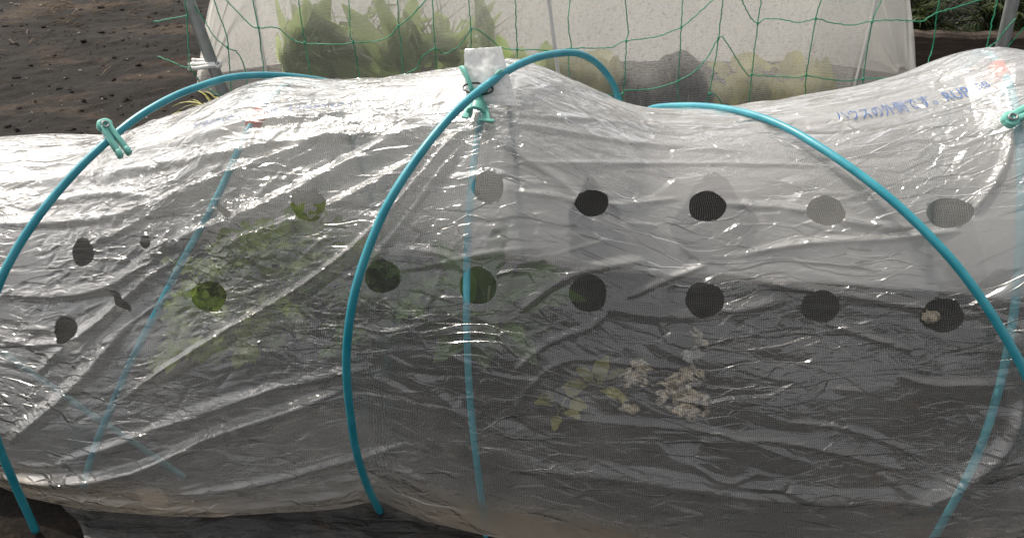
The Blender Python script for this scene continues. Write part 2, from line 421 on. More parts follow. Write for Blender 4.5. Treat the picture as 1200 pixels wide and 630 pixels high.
# ------------------------------------------------------------------ film wrinkles (real displacement, metres)
D = np.zeros((NS, na))
def fft_noise(shape, sx, sy, seed):
    r = np.random.default_rng(seed).standard_normal(shape)
    fx = np.fft.fftfreq(shape[0])[:, None]; fy = np.fft.fftfreq(shape[1])[None, :]
    g = np.exp(-0.5 * ((fx * sx * 2 * math.pi) ** 2 + (fy * sy * 2 * math.pi) ** 2))
    o = np.fft.ifft2(np.fft.fft2(r) * g).real
    return o / o.std()
n1 = fft_noise((NS, na), 36, 14, 1); n2 = fft_noise((NS, na), 12, 5, 2); n3 = fft_noise((NS, na), 50, 20, 3)
D += 0.0012 * n1
def crease(s0, a0, L, w, amp, ang, asym=0.35):
    ca, sa = math.cos(ang), math.sin(ang)
    ext = L / 2 + w
    i0, i1 = np.searchsorted(S, [s0 - ext, s0 + ext]); j0, j1 = np.searchsorted(A, [a0 - ext, a0 + ext])
    if i1 - i0 < 2 or j1 - j0 < 2: return
    x = SS[i0:i1, j0:j1] - s0; y = AA[i0:i1, j0:j1] - a0
    p = (x * ca + y * sa) / (L / 2); q = -x * sa + y * ca
    q = q + 0.10 * w * p * p
    tp = np.clip(1 - p * p, 0, 1)
    wl = w * (0.25 + 0.75 * tp)
    D[i0:i1, j0:j1] += amp * tp * np.clip(1 - np.where(q > 0, q / (wl * asym), -q / wl), 0, 1)
a_crown = arcl * 0.5
for k in range(300):                      # near-horizontal shards all over
    s0 = rng.uniform(-1.15, 1.15); a0 = rng.uniform(0.02, 0.60) * arcl
    left = s0 < -0.15
    L = rng.choice([0.03, 0.05, 0.08, 0.12, 0.2]) * rng.uniform(0.7, 1.3)
    ang = rng.normal(0.0, 0.32) + (0.35 if left else -0.12)
    if rng.random() < 0.12: ang += rng.choice([-1, 1]) * 0.9
    crease(s0, a0, L, rng.uniform(0.004, 0.013), rng.uniform(0.0009, 0.0034) * rng.choice([1, 1, -0.7]), ang, rng.uniform(0.08, 0.4))
for k in range(420):                      # crinkles of the left shoulder
    s0 = rng.normal(-0.55, 0.17); a0 = rng.normal(0.33, 0.09) * arcl
    crease(s0, a0, rng.uniform(0.02, 0.07), rng.uniform(0.004, 0.010), rng.uniform(0.001, 0.0035) * rng.choice([1, -1]), rng.normal(0.7, 0.6), rng.uniform(0.2, 0.9))
for k in range(160):                      # crinkles around the centre crown
    s0 = rng.normal(-0.08, 0.16); a0 = rng.normal(0.50, 0.06) * arcl
    crease(s0, a0, rng.uniform(0.02, 0.08), rng.uniform(0.004, 0.010), rng.uniform(0.001, 0.0035) * rng.choice([1, -1]), rng.normal(0.2, 0.7), rng.uniform(0.2, 0.9))
def fold(px, wid, amp, asym=0.5, taper=0.15):
    """a ridge of the film along a line of the picture; wid in picture px, amp in metres"""
    P = spline(px, 60)
    u0, u1 = P[:, 0].min() - wid * 2, P[:, 0].max() + wid * 2; v0, v1 = P[:, 1].min() - wid * 2, P[:, 1].max() + wid * 2
    m = front & (PU > u0) & (PU < u1) & (PV > v0) & (PV < v1)
    if not m.any(): return
    X = np.stack([PU[m], PV[m]], 1)
    best = np.full(len(X), 1e9); sgn = np.zeros(len(X)); tt = np.zeros(len(X))
    for k in range(len(P) - 1):
        d = P[k + 1] - P[k]; L2 = d @ d; rel = X - P[k]
        t = np.clip(rel @ d / L2, 0, 1); e = rel - t[:, None] * d
        q = np.hypot(e[:, 0], e[:, 1]); b = q < best
        best[b] = q[b]; tt[b] = (k + t[b]) / (len(P) - 1); sgn[b] = np.sign(d[0] * e[b, 1] - d[1] * e[b, 0])
    tp = np.clip(np.minimum(tt, 1 - tt) / taper, 0, 1) ** 0.7
    wl = np.where(sgn > 0, wid * asym, wid) * (0.45 + 0.55 * tp)
    x = np.clip(1 - best / wl, 0, 1); amp = amp
    D[m] += amp * tp * (x * x * (3 - 2 * x) * 0.25 + 0.75 * x)
folds = [
 ([(550, 145), (500, 200), (470, 235), (420, 285), (350, 337), (280, 378), (205, 425), (140, 468)], 17, 0.013, 0.45),
 ([(545, 165), (505, 215), (470, 262), (430, 310)], 10, 0.006, 0.5),
 ([(548, 150), (490, 185), (400, 235), (330, 262), (250, 290)], 20, 0.008, 0.5),
 ([(540, 140), (460, 165), (380, 205), (300, 245), (160, 300)], 22, 0.009, 0.6),
 ([(545, 135), (430, 152), (300, 190), (200, 235), (110, 262)], 22, 0.008, 0.45),
 ([(415, 452), (330, 482), (250, 508), (170, 545), (90, 562), (-10, 560)], 22, 0.013, 0.4),
 ([(440, 430), (340, 450), (240, 478), (150, 515), (60, 545)], 16, 0.007, 0.6),
 ([(330, 450), (250, 480), (190, 500)], 10, 0.005, 0.6),
 ([(480, 520), (400, 540), (300, 565), (200, 582)], 14, 0.007, 0.4),
 ([(435, 575), (330, 592), (220, 600), (110, 590), (20, 574)], 14, 0.010, 0.5),
 ([(-20, 198), (100, 186), (210, 165), (300, 142), (420, 130)], 16, 0.009, 0.5),
 ([(-20, 178), (80, 172), (200, 150), (300, 128)], 10, 0.006, 0.5),
 ([(-20, 216), (110, 206), (230, 186), (330, 168), (480, 160)], 18, 0.010, 0.45),
 ([(30, 243), (110, 228), (180, 230)], 12, 0.007, 0.5),
 ([(-20, 262), (60, 262), (150, 250), (220, 226), (280, 200)], 16, 0.008, 0.5),
 ([(100, 290), (150, 268), (210, 238), (260, 215)], 12, 0.008, 0.5),
 ([(0, 345), (60, 348), (120, 338), (190, 300), (250, 262)], 16, 0.008, 0.5),
 ([(40, 440), (80, 405), (120, 375), (170, 330), (210, 300)], 16, 0.010, 0.5),
 ([(10, 520), (60, 480), (110, 430), (150, 380)], 20, 0.012, 0.5),
 ([(0, 400), (50, 404), (110, 396)], 10, 0.006, 0.5),
 ([(565, 150), (600, 175), (660, 215), (700, 250)], 12, 0.005, 0.5),
 ([(568, 140), (640, 150), (760, 168), (880, 176)], 12, 0.005, 0.4),
 ([(570, 133), (680, 138), (800, 146), (960, 140), (1060, 128)], 10, 0.006, 0.5),
 ([(600, 190), (720, 192), (860, 191), (1000, 194)], 8, 0.004, 0.35),
 ([(590, 222), (650, 230), (720, 240), (800, 232)], 8, 0.004, 0.4),
 ([(840, 238), (930, 245), (1010, 262), (1080, 268)], 10, 0.005, 0.5),
 ([(860, 300), (950, 285), (1040, 280), (1130, 270)], 10, 0.005, 0.4),
 ([(605, 370), (650, 335), (690, 318), (760, 305)], 13, 0.006, 0.4),
 ([(735, 350), (780, 330), (830, 310)], 9, 0.005, 0.4),
 ([(880, 330), (980, 345), (1080, 362), (1150, 372)], 13, 0.007, 0.5),
 ([(700, 360), (780, 372), (860, 365), (930, 350)], 14, 0.005, 0.6),
 ([(970, 380), (1030, 400), (1070, 412)], 10, 0.006, 0.4),
 ([(600, 440), (640, 405), (690, 385), (720, 360)], 10, 0.005, 0.4),
 ([(600, 475), (660, 425), (740, 428), (800, 432)], 7, 0.004, 0.4),
 ([(660, 492), (740, 498), (820, 505), (880, 520), (960, 548)], 10, 0.006, 0.35),
 ([(860, 512), (930, 520), (1000, 535), (1060, 552)], 14, 0.007, 0.4),
 ([(920, 495), (1000, 505), (1090, 540)], 8, 0.005, 0.4),
 ([(800, 540), (850, 565), (890, 555)], 7, 0.004, 0.5),
 ([(600, 550), (720, 560), (860, 580), (1000, 590), (1100, 575), (1190, 520)], 22, 0.010, 0.5),
 ([(1200, 470), (1180, 520), (1130, 560), (1050, 600)], 24, 0.012, 0.6),
 ([(1050, 440), (1100, 452), (1180, 450)], 10, 0.006, 0.5),
 ([(480, 440), (520, 470), (545, 500), (556, 545)], 14, 0.006, 0.5),
 ([(430, 440), (470, 460), (505, 480)], 9, 0.005, 0.4),
 ([(420, 535), (470, 555), (500, 568)], 9, 0.005, 0.4),
 ([(450, 360), (480, 372), (510, 378)], 9, 0.005, 0.4),
 ([(460, 290), (520, 300), (545, 320)], 9, 0.005, 0.4),
 ([(930, 128), (1000, 118), (1080, 95), (1150, 72)], 8, 0.006, 0.5),
 ([(1140, 250), (1175, 200), (1190, 150)], 12, 0.006, 0.5),
]
for k_, f_ in enumerate(folds): fold(f_[0], f_[1] * 0.85, f_[2] * (1.3 if k_ < 10 else 0.95), f_[3])
# the film is pinched where the clips hold it and pulled over the hoops
edge_w = np.clip((1.2 - np.abs(SS)) / 0.1, 0, 1)
endw = np.clip(AA / 0.05, 0.15, 1) * np.clip((arcl - AA) / 0.05, 0.15, 1)
D *= edge_w * endw * (1 - 0.55 * np.exp(-((AA / arcl - 0.5) / 0.075) ** 2))
D -= 0.003 * edge_w
P = B + NRM * D[..., None]

# holes of the perforated film: (u, v, ru, rv, rot) in picture px
holes = [(362, 241, 21, 18, 0.25), (570, 218, 19, 19, 0), (695, 237, 20, 16, 0), (830, 241, 22, 18, 0), (968, 246, 23, 17, 0.2), (1114, 249, 28, 18, 0),
         (447, 325, 21, 20, 0), (560, 336, 22, 22, 0), (690, 343, 22, 22, 0), (825, 351, 23, 21, 0), (961, 360, 23, 19, 0), (1105, 371, 26, 20, 0),
         (243, 348, 21, 18, 0), (96, 294, 13, 17, 0.1), (75, 386, 14, 17, -0.3), (168, 283, 6, 8, 0), (139, 352, 5, 17, -0.75), (262, 247, 4, 12, -0.9), (196, 560, 0.1, 0.1, 0)]
kill = np.zeros((NS - 1, na - 1), bool)
dPs = np.gradient(P, S, axis=0); dPa = np.gradient(P, A, axis=1)
Psn = P.copy()
for (u, v, ru, rv, rot) in holes:
    if ru < 1: continue
    i, j = film_ij(u, v); sc = PZ[i, j] / F
    # picture-plane metric around the hole: local linear map (s,a) -> px
    Ju = np.array([[ (PU[i + 3, j] - PU[i - 3, j]) / (S[i + 3] - S[i - 3]), (PU[i, j + 3] - PU[i, j - 3]) / (A[j + 3] - A[j - 3])],
                   [ (PV[i + 3, j] - PV[i - 3, j]) / (S[i + 3] - S[i - 3]), (PV[i, j + 3] - PV[i, j - 3]) / (A[j + 3] - A[j - 3])]])
    W = 34
    sl_i = slice(max(0, i - W), i + W); sl_j = slice(max(0, j - W), j + W)
    q = np.stack([SS[sl_i, sl_j] - S[i], AA[sl_i, sl_j] - A[j]], -1) @ Ju.T
    c, s_ = math.cos(rot), math.sin(rot)
    e1 = (q[..., 0] * c + q[..., 1] * s_) / ru; e2 = (-q[..., 0] * s_ + q[..., 1] * c) / rv
    an = np.arctan2(e2, e1)
    rad = np.hypot(e1, e2) / (1 + 0.03 * np.sin(3 * an + u) + 0.02 * np.sin(5 * an + v))
    cell = 2.3 / min(ru, rv)
    m = np.abs(rad - 1) < cell * 0.68
    # snap near-boundary vertices on to the outline
    k = np.where(m, 1 / np.maximum(rad, 1e-6) - 1, 0)
    dq = np.stack([SS[sl_i, sl_j] - S[i], AA[sl_i, sl_j] - A[j]], -1) * k[..., None]
    Psn[sl_i, sl_j] += dPs[sl_i, sl_j] * dq[..., :1] + dPa[sl_i, sl_j] * dq[..., 1:]
    r2 = np.where(m, 1.0, rad)
    cen = (r2[:-1, :-1] + r2[1:, :-1] + r2[:-1, 1:] + r2[1:, 1:]) / 4
    kk = kill[max(0, i - W):i + W - 1, max(0, j - W):j + W - 1]
    kk |= cen[:kk.shape[0], :kk.shape[1]] < 1.0 - 1e-6
P = Psn

def grid_mesh(name, P, keep=None, uv=None, attrs=None):
    n0, n1 = P.shape[:2]
    idx = np.arange(n0 * n1).reshape(n0, n1)
    q = np.stack([idx[:-1, :-1], idx[1:, :-1], idx[1:, 1:], idx[:-1, 1:]], -1)
    q = q[keep] if keep is not None else q.reshape(-1, 4)
    me = bpy.data.meshes.new(name)
    me.vertices.add(n0 * n1); me.vertices.foreach_set('co', P.astype(np.float32).ravel())
    me.loops.add(q.size); me.loops.foreach_set('vertex_index', q.astype(np.int32).ravel())
    me.polygons.add(len(q)); me.polygons.foreach_set('loop_start', np.arange(0, q.size, 4, dtype=np.int32))
    me.update(calc_edges=True)
    me.polygons.foreach_set('use_smooth', [True] * len(q))
    if uv is not None:
        l = me.uv_layers.new(name='UVMap'); l.data.foreach_set('uv', uv.reshape(-1, 2)[q.ravel()].astype(np.float32).ravel())
    for k, v in (attrs or {}).items(): set_point_attr(me, k, v)
    me.validate(); me.update()
    return me
UVf = np.stack([SS, AA], -1)
# dust along the hem and the doubled layer over the left shoulder
hem = np.clip(1.25 - AA / 0.075, 0, 1) * (0.62 + 0.25 * np.sin(SS * 7 + 1)) * np.clip((0.45 - SS) / 0.3, 0.3, 1) + 0.35 * np.clip(1 - AA / 0.30, 0, 1) * np.clip((SS - 0.45) / 0.35, 0, 1)
hem += 0.25 * np.clip(1 - AA / 0.2, 0, 1) * (np.sin(SS * 9 + AA * 30) * 0.5 + 0.5) * np.clip((SS + 1.2) / 0.3, 0, 1)
dbl_lit_haze = 0.03 * np.clip((AA - 0.33 * arcl) / 0.03, 0, 1) * np.clip((-0.28 - SS) / 0.02, 0, 1)
dbl_lit_haze += 0.07 * np.clip((SS - (0.60 + 0.2 * (A[na // 3] - AA))) / 0.004, 0, 1) * (AA < 0.5 * arcl)
dbl_lit_haze += 0.30 * np.clip((AA - 0.60 * arcl) / 0.1, 0, 1)  # paler haze painted on the back side so it looks lit through
# haze painted for the lit back wall, starting straight above the lower holes
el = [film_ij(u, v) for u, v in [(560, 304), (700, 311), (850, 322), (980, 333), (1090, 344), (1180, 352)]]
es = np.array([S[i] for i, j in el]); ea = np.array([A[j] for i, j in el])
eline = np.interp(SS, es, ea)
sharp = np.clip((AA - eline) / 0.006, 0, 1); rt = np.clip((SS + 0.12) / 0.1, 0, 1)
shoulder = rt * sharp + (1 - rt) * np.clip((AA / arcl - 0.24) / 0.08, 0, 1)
dbl_lit_haze += 0.12 * np.clip((-0.08 - SS) / 0.25, 0, 1) * np.clip(1.6 - AA / arcl / 0.25, 0, 1)
dbl_lit_haze += 0.17 * shoulder * (0.15 + 0.85 * np.clip((SS + 0.35) / 0.3, 0, 1))
dbl_lit_haze += 0.07 * np.clip((AA / arcl - 0.16) / 0.06, 0, 1) * np.clip((-0.42 - SS) / 0.15, 0, 1)
dbl_lit_haze += 0.16 * rt * sharp * np.clip(1 - (AA - eline) / 0.20, 0, 1)
cr = 0.5 + 0.9 * np.exp(-((SS + 0.55) / 0.3) ** 2 - ((AA / arcl - 0.33) / 0.15) ** 2) + 0.7 * np.exp(-((SS + 0.1) / 0.25) ** 2 - ((AA / arcl - 0.5) / 0.08) ** 2)
me = grid_mesh('tunnel_film', P, ~kill, UVf, {'dust': hem, 'haze': dbl_lit_haze, 'crumple': cr})
film = link('tunnel_film', me, M['film'])
tag(film, 'clear wrinkled plastic film with two rows of round holes stretched over low hoops', 'plastic film')

# ------------------------------------------------------------------ fine net under the film
bi = B[::6, ::8]; ni = NRM[::6, ::8]
nn = fft_noise(bi.shape[:2], 10, 5, 9)
Pn = bi - ni * (0.026 + 0.004 * nn)[..., None]
Pn[..., 2] = np.maximum(Pn[..., 2], 0.012)
me = grid_mesh('insect_net', Pn, None, UVf[::6, ::8])
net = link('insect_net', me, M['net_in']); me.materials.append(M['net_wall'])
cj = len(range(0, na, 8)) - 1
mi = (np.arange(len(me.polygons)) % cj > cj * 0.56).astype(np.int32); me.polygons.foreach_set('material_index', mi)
tag(net, 'fine grey insect netting lining the tunnel, seen through the holes of the clear film', 'insect net')

# ------------------------------------------------------------------ ground
gx = np.unique(np.r_[np.linspace(-60, -4, 16), np.linspace(-4, -2, 30), np.linspace(-2, 2, 300), np.linspace(2, 4, 30), np.linspace(4, 60, 16)])
gy = np.unique(np.r_[np.linspace(-40, -6, 8), np.linspace(-6, -1, 26), np.linspace(-1, 0.4, 30), np.linspace(0.4, 4.2, 300), np.linspace(4.2, 6, 20), np.linspace(6, 80, 16)])
GX, GY = np.meshgrid(gx, gy, indexing='ij')
gn = lambda a, b, sd: fft_noise(GX.shape, a, b, sd)
wgt = np.clip((4.5 - np.hypot(GX, GY - 2)) / 1.5, 0, 1)
GZ = (0.0045 * gn(9, 9, 21) + 0.002 * gn(3.5, 3.5, 22) + 0.0016 * gn(1.0, 1.0, 23)) * wgt
bed = (GY > y_front(GX) + 0.03) & (GY < y_back(GX) + 0.06) & (np.abs(GX) < 2.1)
GZ = np.where(bed, -0.035 + GZ * 0.3, GZ - 0.012)
rise = np.clip((-1.4 - GY) / 2.6, 0, 1); GZ += 1.6 * rise * rise * (3 - 2 * rise)  # unseen bank behind the camera, added to darken what the film reflects
bank = np.exp(-((GX + 0.93) / 0.30) ** 2 - ((GY - 2.05) / 0.22) ** 2)
GZ += 0.06 * bank
soil = link('soil', grid_mesh('soil', np.stack([GX, GY, GZ], -1)), M['soil']); soil['kind'] = 'structure'

# black mulch sheet of the bed
mx = np.arange(-2.05, 2.05, 0.008); my = np.linspace(0, 1, 120)
MX, MY = np.meshgrid(mx, my, indexing='ij')
yf = 0.755 - 0.115 * MX - 0.20; yb = y_back(MX) - 0.012
yf = yf + 0.20 * np.clip((-0.50 - MX) / 0.32, 0, 1) ** 1.3 + 0.012 * np.sin(MX * 31) + 0.008 * np.sin(MX * 73 + 1)
MYY = yf + (yb - yf) * MY
MZ = 0.004 + 0.004 * fft_noise(MX.shape, 8, 4, 31) + 0.006 * np.maximum(0, fft_noise(MX.shape, 14, 3, 32))
MZ = np.maximum(MZ, 0.0)
mul = link('mulch_sheet', grid_mesh('mulch_sheet', np.stack([MX, MYY, MZ], -1)), M['mulch'])
tag(mul, 'black plastic mulch sheet dusted with soil lying on the bed under the tunnel', 'mulch sheet')

# ------------------------------------------------------------------ hoops
inner = {
 'a': [(306, 118), (295, 131), (283, 152), (268, 188), (250, 228), (232, 262), (205, 310), (180, 360), (157, 405), (140, 440), (125, 480), (112, 510), (103, 532), (96, 556), (92, 580)],
 'b': [(572, 100), (564, 120), (559, 140), (555, 165), (551, 200), (547, 250), (545, 300), (544, 350), (545, 400), (547, 450), (551, 500), (557, 550), (562, 590), (566, 615), (568, 628)],
 'c': [(1172, 72), (1184, 90), (1192, 120), (1196, 160), (1198, 220), (1198, 290), (1195, 350), (1186, 410), (1172, 470), (1154, 530), (1130, 580), (1108, 618), (1090, 650)],
}
backleg = {'a': (-0.30, 1.46), 'b': (0.03, 1.42), 'c': (0.93, 1.31)}
ilab = {'a': 'pale blue hoop under the film with an orange cap, slanting to the lower left',
        'b': 'pale blue upright hoop under the film at the middle clip',
        'c': 'pale blue hoop under the film at the right end, below the orange cap'}
inner_pts = {}
for k, px in inner.items():
    pts = [on_film(u, v, -0.0105) for u, v in px]
    pts = np.array([p for p in pts if p is not None])
    pts = smooth_path(spline(pts, 90), 30)
    crown = pts[0]
    bx, by = backleg[k]
    i = int(np.argmin(np.abs(S - crown[0])))
    jb = np.arange(na)
    # follow the film's inner face down the back
    bp = []
    for t in np.linspace(0.06, 1, 24):
        x = crown[0] + (bx - crown[0]) * t
        ii = int(np.argmin(np.abs(S - x)))
        j0 = np.argmin(np.linalg.norm(B[i] - crown, axis=1))
        j = int(j0 + (na - 2 - j0) * t)
        bp.append(B[ii, j] - NRM[ii, j] * 0.0105)
    foot = bp[-1].copy(); foot[2] = -0.05; f0 = pts[-1].copy(); f0[2] = -0.05
    full = smooth_path(spline(np.vstack([np.array(bp)[::-1][::3], pts[::4]]), 200), 12)
    full = np.vstack([foot, full, f0])
    inner_pts[k] = full
    o = tube('tunnel_hoop', full, 0.0052, M['blue'], None, 12)
    tag(o, ilab[k], 'hoop', 'pale blue hoops under the film')
    if k in 'ac':
        c0 = (296, 131) if k == 'a' else (1178, 73)
        cp = on_film(*c0, -0.0135); j = int(np.argmin(np.linalg.norm(full - cp, axis=1)))
        seg = full[max(1, j - 3):j + 4] - np.array([0, -0.002, 0.004])
        tube('cap', spline(seg, 14), np.r_[0.007, np.full(12, 0.0112), 0.007], M['orange'], o, 14)
# an extra tube lying low inside the left end
q = [on_film(u, v, -0.06) for u, v in [(-90, 380), (-30, 420), (20, 458), (70, 498), (130, 540), (195, 588)]]
o = tube('spare_tube', smooth_path(spline(q, 60), 10), 0.0052, M['tube'], None, 10)
tag(o, 'pale blue tube slanting down to the right under the film in the lower left corner', 'tube')

outer = {
 'a': (dict(foot=(42, 622), back=(-0.27, 1.54)), [(42, 622), (36, 608), (24, 582), (10, 550), (-3, 518), (-15, 470), (-22, 425), (-18, 380), (0, 330), (16, 298), (36, 266), (60, 234), (86, 204), (110, 180), (136, 157), (165, 135), (200, 115), (232, 102), (270, 91), (312, 88), (355, 91), (392, 98)],
       'teal hoop over the film at the left, holding a mint clothes peg'),
 'b': (dict(foot=(446, 598), back=(0.30, 1.45)), [(446, 600), (431, 570), (418, 530), (410, 480), (406, 430), (408, 390), (414, 350), (425, 310), (440, 270), (455, 238), (475, 205), (500, 170), (525, 140), (550, 116), (580, 93), (610, 75), (640, 65), (672, 62), (692, 69), (707, 82), (719, 100), (728, 123)],
       'teal hoop over the film in the middle, arching past the central clip'),
 'c': (dict(foot=(1244, 600), back=(0.20, 1.46)), [(1262, 650), (1256, 600), (1243, 540), (1226, 490), (1200, 434), (1176, 391), (1150, 350), (1120, 310), (1080, 267), (1040, 230), (1000, 199), (960, 172), (920, 149), (880, 134), (840, 126), (800, 124), (764, 127)],
       'teal hoop over the film at the right, sloping down to the right edge'),
}
OUT = {}
for k, (d, px, lab) in outer.items():
    f0 = on_z(*d['foot'], 0.0); b0 = np.array([*d['back'], 0.0])
    n = np.cross(b0 - f0, [0, 0, 1.0])
    pts = np.array([on_plane(u, v, f0, n) for u, v in px])
    if k == 'c':     # lies right on the film
        Q = spline(px, 70); tq = []
        for u, v in Q:
            h_ = on_film(u, v, 0.0); tq.append(np.nan if h_ is None or u < 905 else np.linalg.norm(h_ - CAM) - 0.022)
        tq = np.array(tq); ok = ~np.isnan(tq); kq = np.arange(70)
        tq = np.polyval(np.polyfit(kq[ok], tq[ok], 4), np.where(ok, kq, kq[ok][-1])) + np.where(ok, 0, (kq - kq[ok][-1]) * 0.016)
        tq = smooth_path(tq[:, None], 30)[:, 0]
        pts = np.array([CAM + ray(u, v) * t for (u, v), t in zip(Q, tq)])[::3]
        g0 = pts[0] + (pts[0] - pts[3]) * 1.2
        pts = np.vstack([[pts[0][0] + 0.003, pts[0][1] - 0.01, 0.0], pts])
        b0 = np.array([0.24, 1.50, 0.0])
    gaps = []
    for (u, v), p in zip(px, pts):
        h_ = on_film(u, v)
        if h_ is not None: gaps.append(round(float(np.linalg.norm(h_ - CAM) - np.linalg.norm(p - CAM)), 3))
    print('hoop', k, 'gap to film', gaps)
    print('   ', [tuple(round(float(c), 2) for c in p) for p in pts])
    tail = pts[-1]; tp_ = []
    for t_ in np.linspace(0, 1, 14):
        x = tail[0] + (b0[0] - tail[0]) * (0.25 + 0.75 * t_); ii = int(np.argmin(np.abs(S - x))); jj = int(na * (0.69 + 0.29 * t_))
        tp_.append(B[ii, jj] + NRM[ii, jj] * 0.012)
    Pp = spline(np.vstack([pts, smooth_path(np.array(tp_), 4), tp_[-1] - np.array([0, 0, 0.06])]), 260)
    OUT[k] = Pp
    o = tube('hold_down_hoop', Pp, 0.0057, M['teal'], None, 14)
    tag(o, lab, 'hoop', 'teal hoops holding the film down')


# ------------------------------------------------------------------ printed words on the film
def film_pt(s_, a_, off):
    i = np.clip(np.interp(s_, S, np.arange(NS)), 0, NS - 1.001); j = np.clip(np.interp(a_, A, np.arange(na)), 0, na - 1.001)
    i0 = i.astype(int); j0 = j.astype(int); fi = (i - i0)[:, None]; fj = (j - j0)[:, None]
    def lerp(T): return (T[i0, j0] * (1 - fi) + T[i0 + 1, j0] * fi) * (1 - fj) + (T[i0, j0 + 1] * (1 - fi) + T[i0 + 1, j0 + 1] * fi) * fj
    return lerp(P) + lerp(NRM) * off
def film_text(body, px_line, size_px, flip=False, dense=0.003):
    """words laid along a line of film; px_line = where the baseline starts and ends in the picture"""
    cu = bpy.data.curves.new('printed_words', 'FONT'); cu.body = body; cu.size = 1.0; cu.resolution_u = 3; cu.offset = -0.004
    to = bpy.data.objects.new('printed_words_tmp', cu); C.objects.link(to)
    dg = bpy.context.evaluated_depsgraph_get(); me = bpy.data.meshes.new_from_object(to.evaluated_get(dg))
    bpy.data.objects.remove(to); bpy.data.curves.remove(cu)
    bm = bmesh.new(); bm.from_mesh(me); bpy.data.meshes.remove(me)
    bmesh.ops.triangulate(bm, faces=bm.faces[:])
    xs = [v.co.x for v in bm.verts]; x0, x1 = min(xs), max(xs)
    L = spline(px_line, 40); IJ = [film_ij(u, v) for u, v in L]
    ls = np.array([S[i] for i, j in IJ]); la = np.array([A[j] for i, j in IJ])
    la = np.polyval(np.polyfit(ls, la, 3), ls)
    scale = (ls[-1] - ls[0]) / (x1 - x0)
    for _ in range(5):
        lim = dense / scale * 1.0
        e = [e for e in bm.edges if e.calc_length() > lim]
        if not e or len(bm.verts) > 60000: break
        bmesh.ops.subdivide_edges(bm, edges=e, cuts=1, use_grid_fill=False)
        bmesh.ops.triangulate(bm, faces=bm.faces[:])
    X = np.array([v.co[:] for v in bm.verts])
    tx = (X[:, 0] - x0) / (x1 - x0)
    if flip: tx = 1 - tx
    s_ = ls[0] + tx * (ls[-1] - ls[0])
    a_ = np.interp(s_, ls, la) + X[:, 1] * size_px
    W = film_pt(s_, a_, 0.0016)
    for v, p in zip(bm.verts, W): v.co = Vector(p)
    return bm_mesh(bm, 'printed_words', False)
o = link('printed_words', film_text('\u30cf\u30a6\u30b9\u306e\u5916\u5074\u3067\u3059\u3002RUP', [(985, 141), (1030, 135), (1090, 122), (1141, 110)], 0.036), M['ink'], film)
o = link('printed_words', film_text('5B', [(1147, 103), (1162, 100)], 0.022), M['ink'], film)
o = link('printed_words', film_text('\u30cf\u30a6\u30b9\u306e\u5916\u5074\u3067\u3059\u3002', [(222, 152), (255, 146), (282, 139)], 0.020, True), M['ink'], film)
o = link('printed_words', film_text('\u30cf\u30a6\u30b9\u306e\u5916\u5074\u3067\u3059\u3002RUP', [(306, 134), (340, 129), (412, 124)], 0.016, True), M['ink'], film)

# ------------------------------------------------------------------ film pads over the crowns
def quad_sheet(name, corners, nu, nv, mat, bulge=0.0, noise=0.0, seed=0, ruf=None):
    c = [np.array(x) for x in corners]       # tl, tr, br, bl
    a = np.linspace(0, 1, nu)[:, None, None]; b = np.linspace(0, 1, nv)[None, :, None]
    G = (c[0] * (1 - a) + c[1] * a) * (1 - b) + (c[3] * (1 - a) + c[2] * a) * b
    n = np.cross(c[1] - c[0], c[3] - c[0]); n /= np.linalg.norm(n)
    if np.dot(n, CAM - c[0]) < 0: n = -n
    dsp = bulge * np.sin(np.pi * a) * np.sin(np.pi * b * 0.7 + 0.3)
    nz = fft_noise((nu, nv), nu * 0.10, nv * 0.10, seed)[..., None] * noise + fft_noise((nu, nv), nu * 0.03, nv * 0.03, seed + 5)[..., None] * noise * 0.35
    G = G + n * (dsp + nz)
    w_ = np.linalg.norm(c[1] - c[0]); h_ = np.linalg.norm(c[3] - c[0])
    U = np.stack([np.broadcast_to(a[..., 0] * w_ + seed, (nu, nv)), np.broadcast_to(b[..., 0] * h_, (nu, nv))], -1)
    return grid_mesh(name, G, None, U, {'dust': np.zeros(nu * nv), 'haze': np.full(nu * nv, 0.75), 'crumple': np.full(nu * nv, 0.8)})
yc_ = on_film(562, 132)[1] - 0.012
me = quad_sheet('film_pad', [on_y(544, 58, yc_ + 0.05), on_y(587, 55, yc_ + 0.06), on_film(606, 128, 0.006), on_film(549, 126, 0.010)], 70, 90, M['pad'], 0.016, 0.0012, 41)
o = link('film_pad', me, M['pad'])
md = o.modifiers.new('thick', 'SOLIDIFY'); md.thickness = 0.0008
tag(o, 'upright folded pad of milky film held by the mint clip at the middle crown', 'film pad')
me = quad_sheet('film_pad', [on_film(1129, 88, -0.0045), on_film(1190, 70, -0.0035), on_film(1190, 148, -0.0035), on_film(1149, 160, -0.0045)], 80, 90, M['pad'], 0.0, 0.0003, 43)
me.attributes['haze'].data.foreach_set('value', np.full(80 * 90, 0.0, np.float32))
o = link('film_pad', me, M['pad'])
tag(o, 'square milky film pad lying over the hoop crown beneath the orange cap at right', 'film pad')

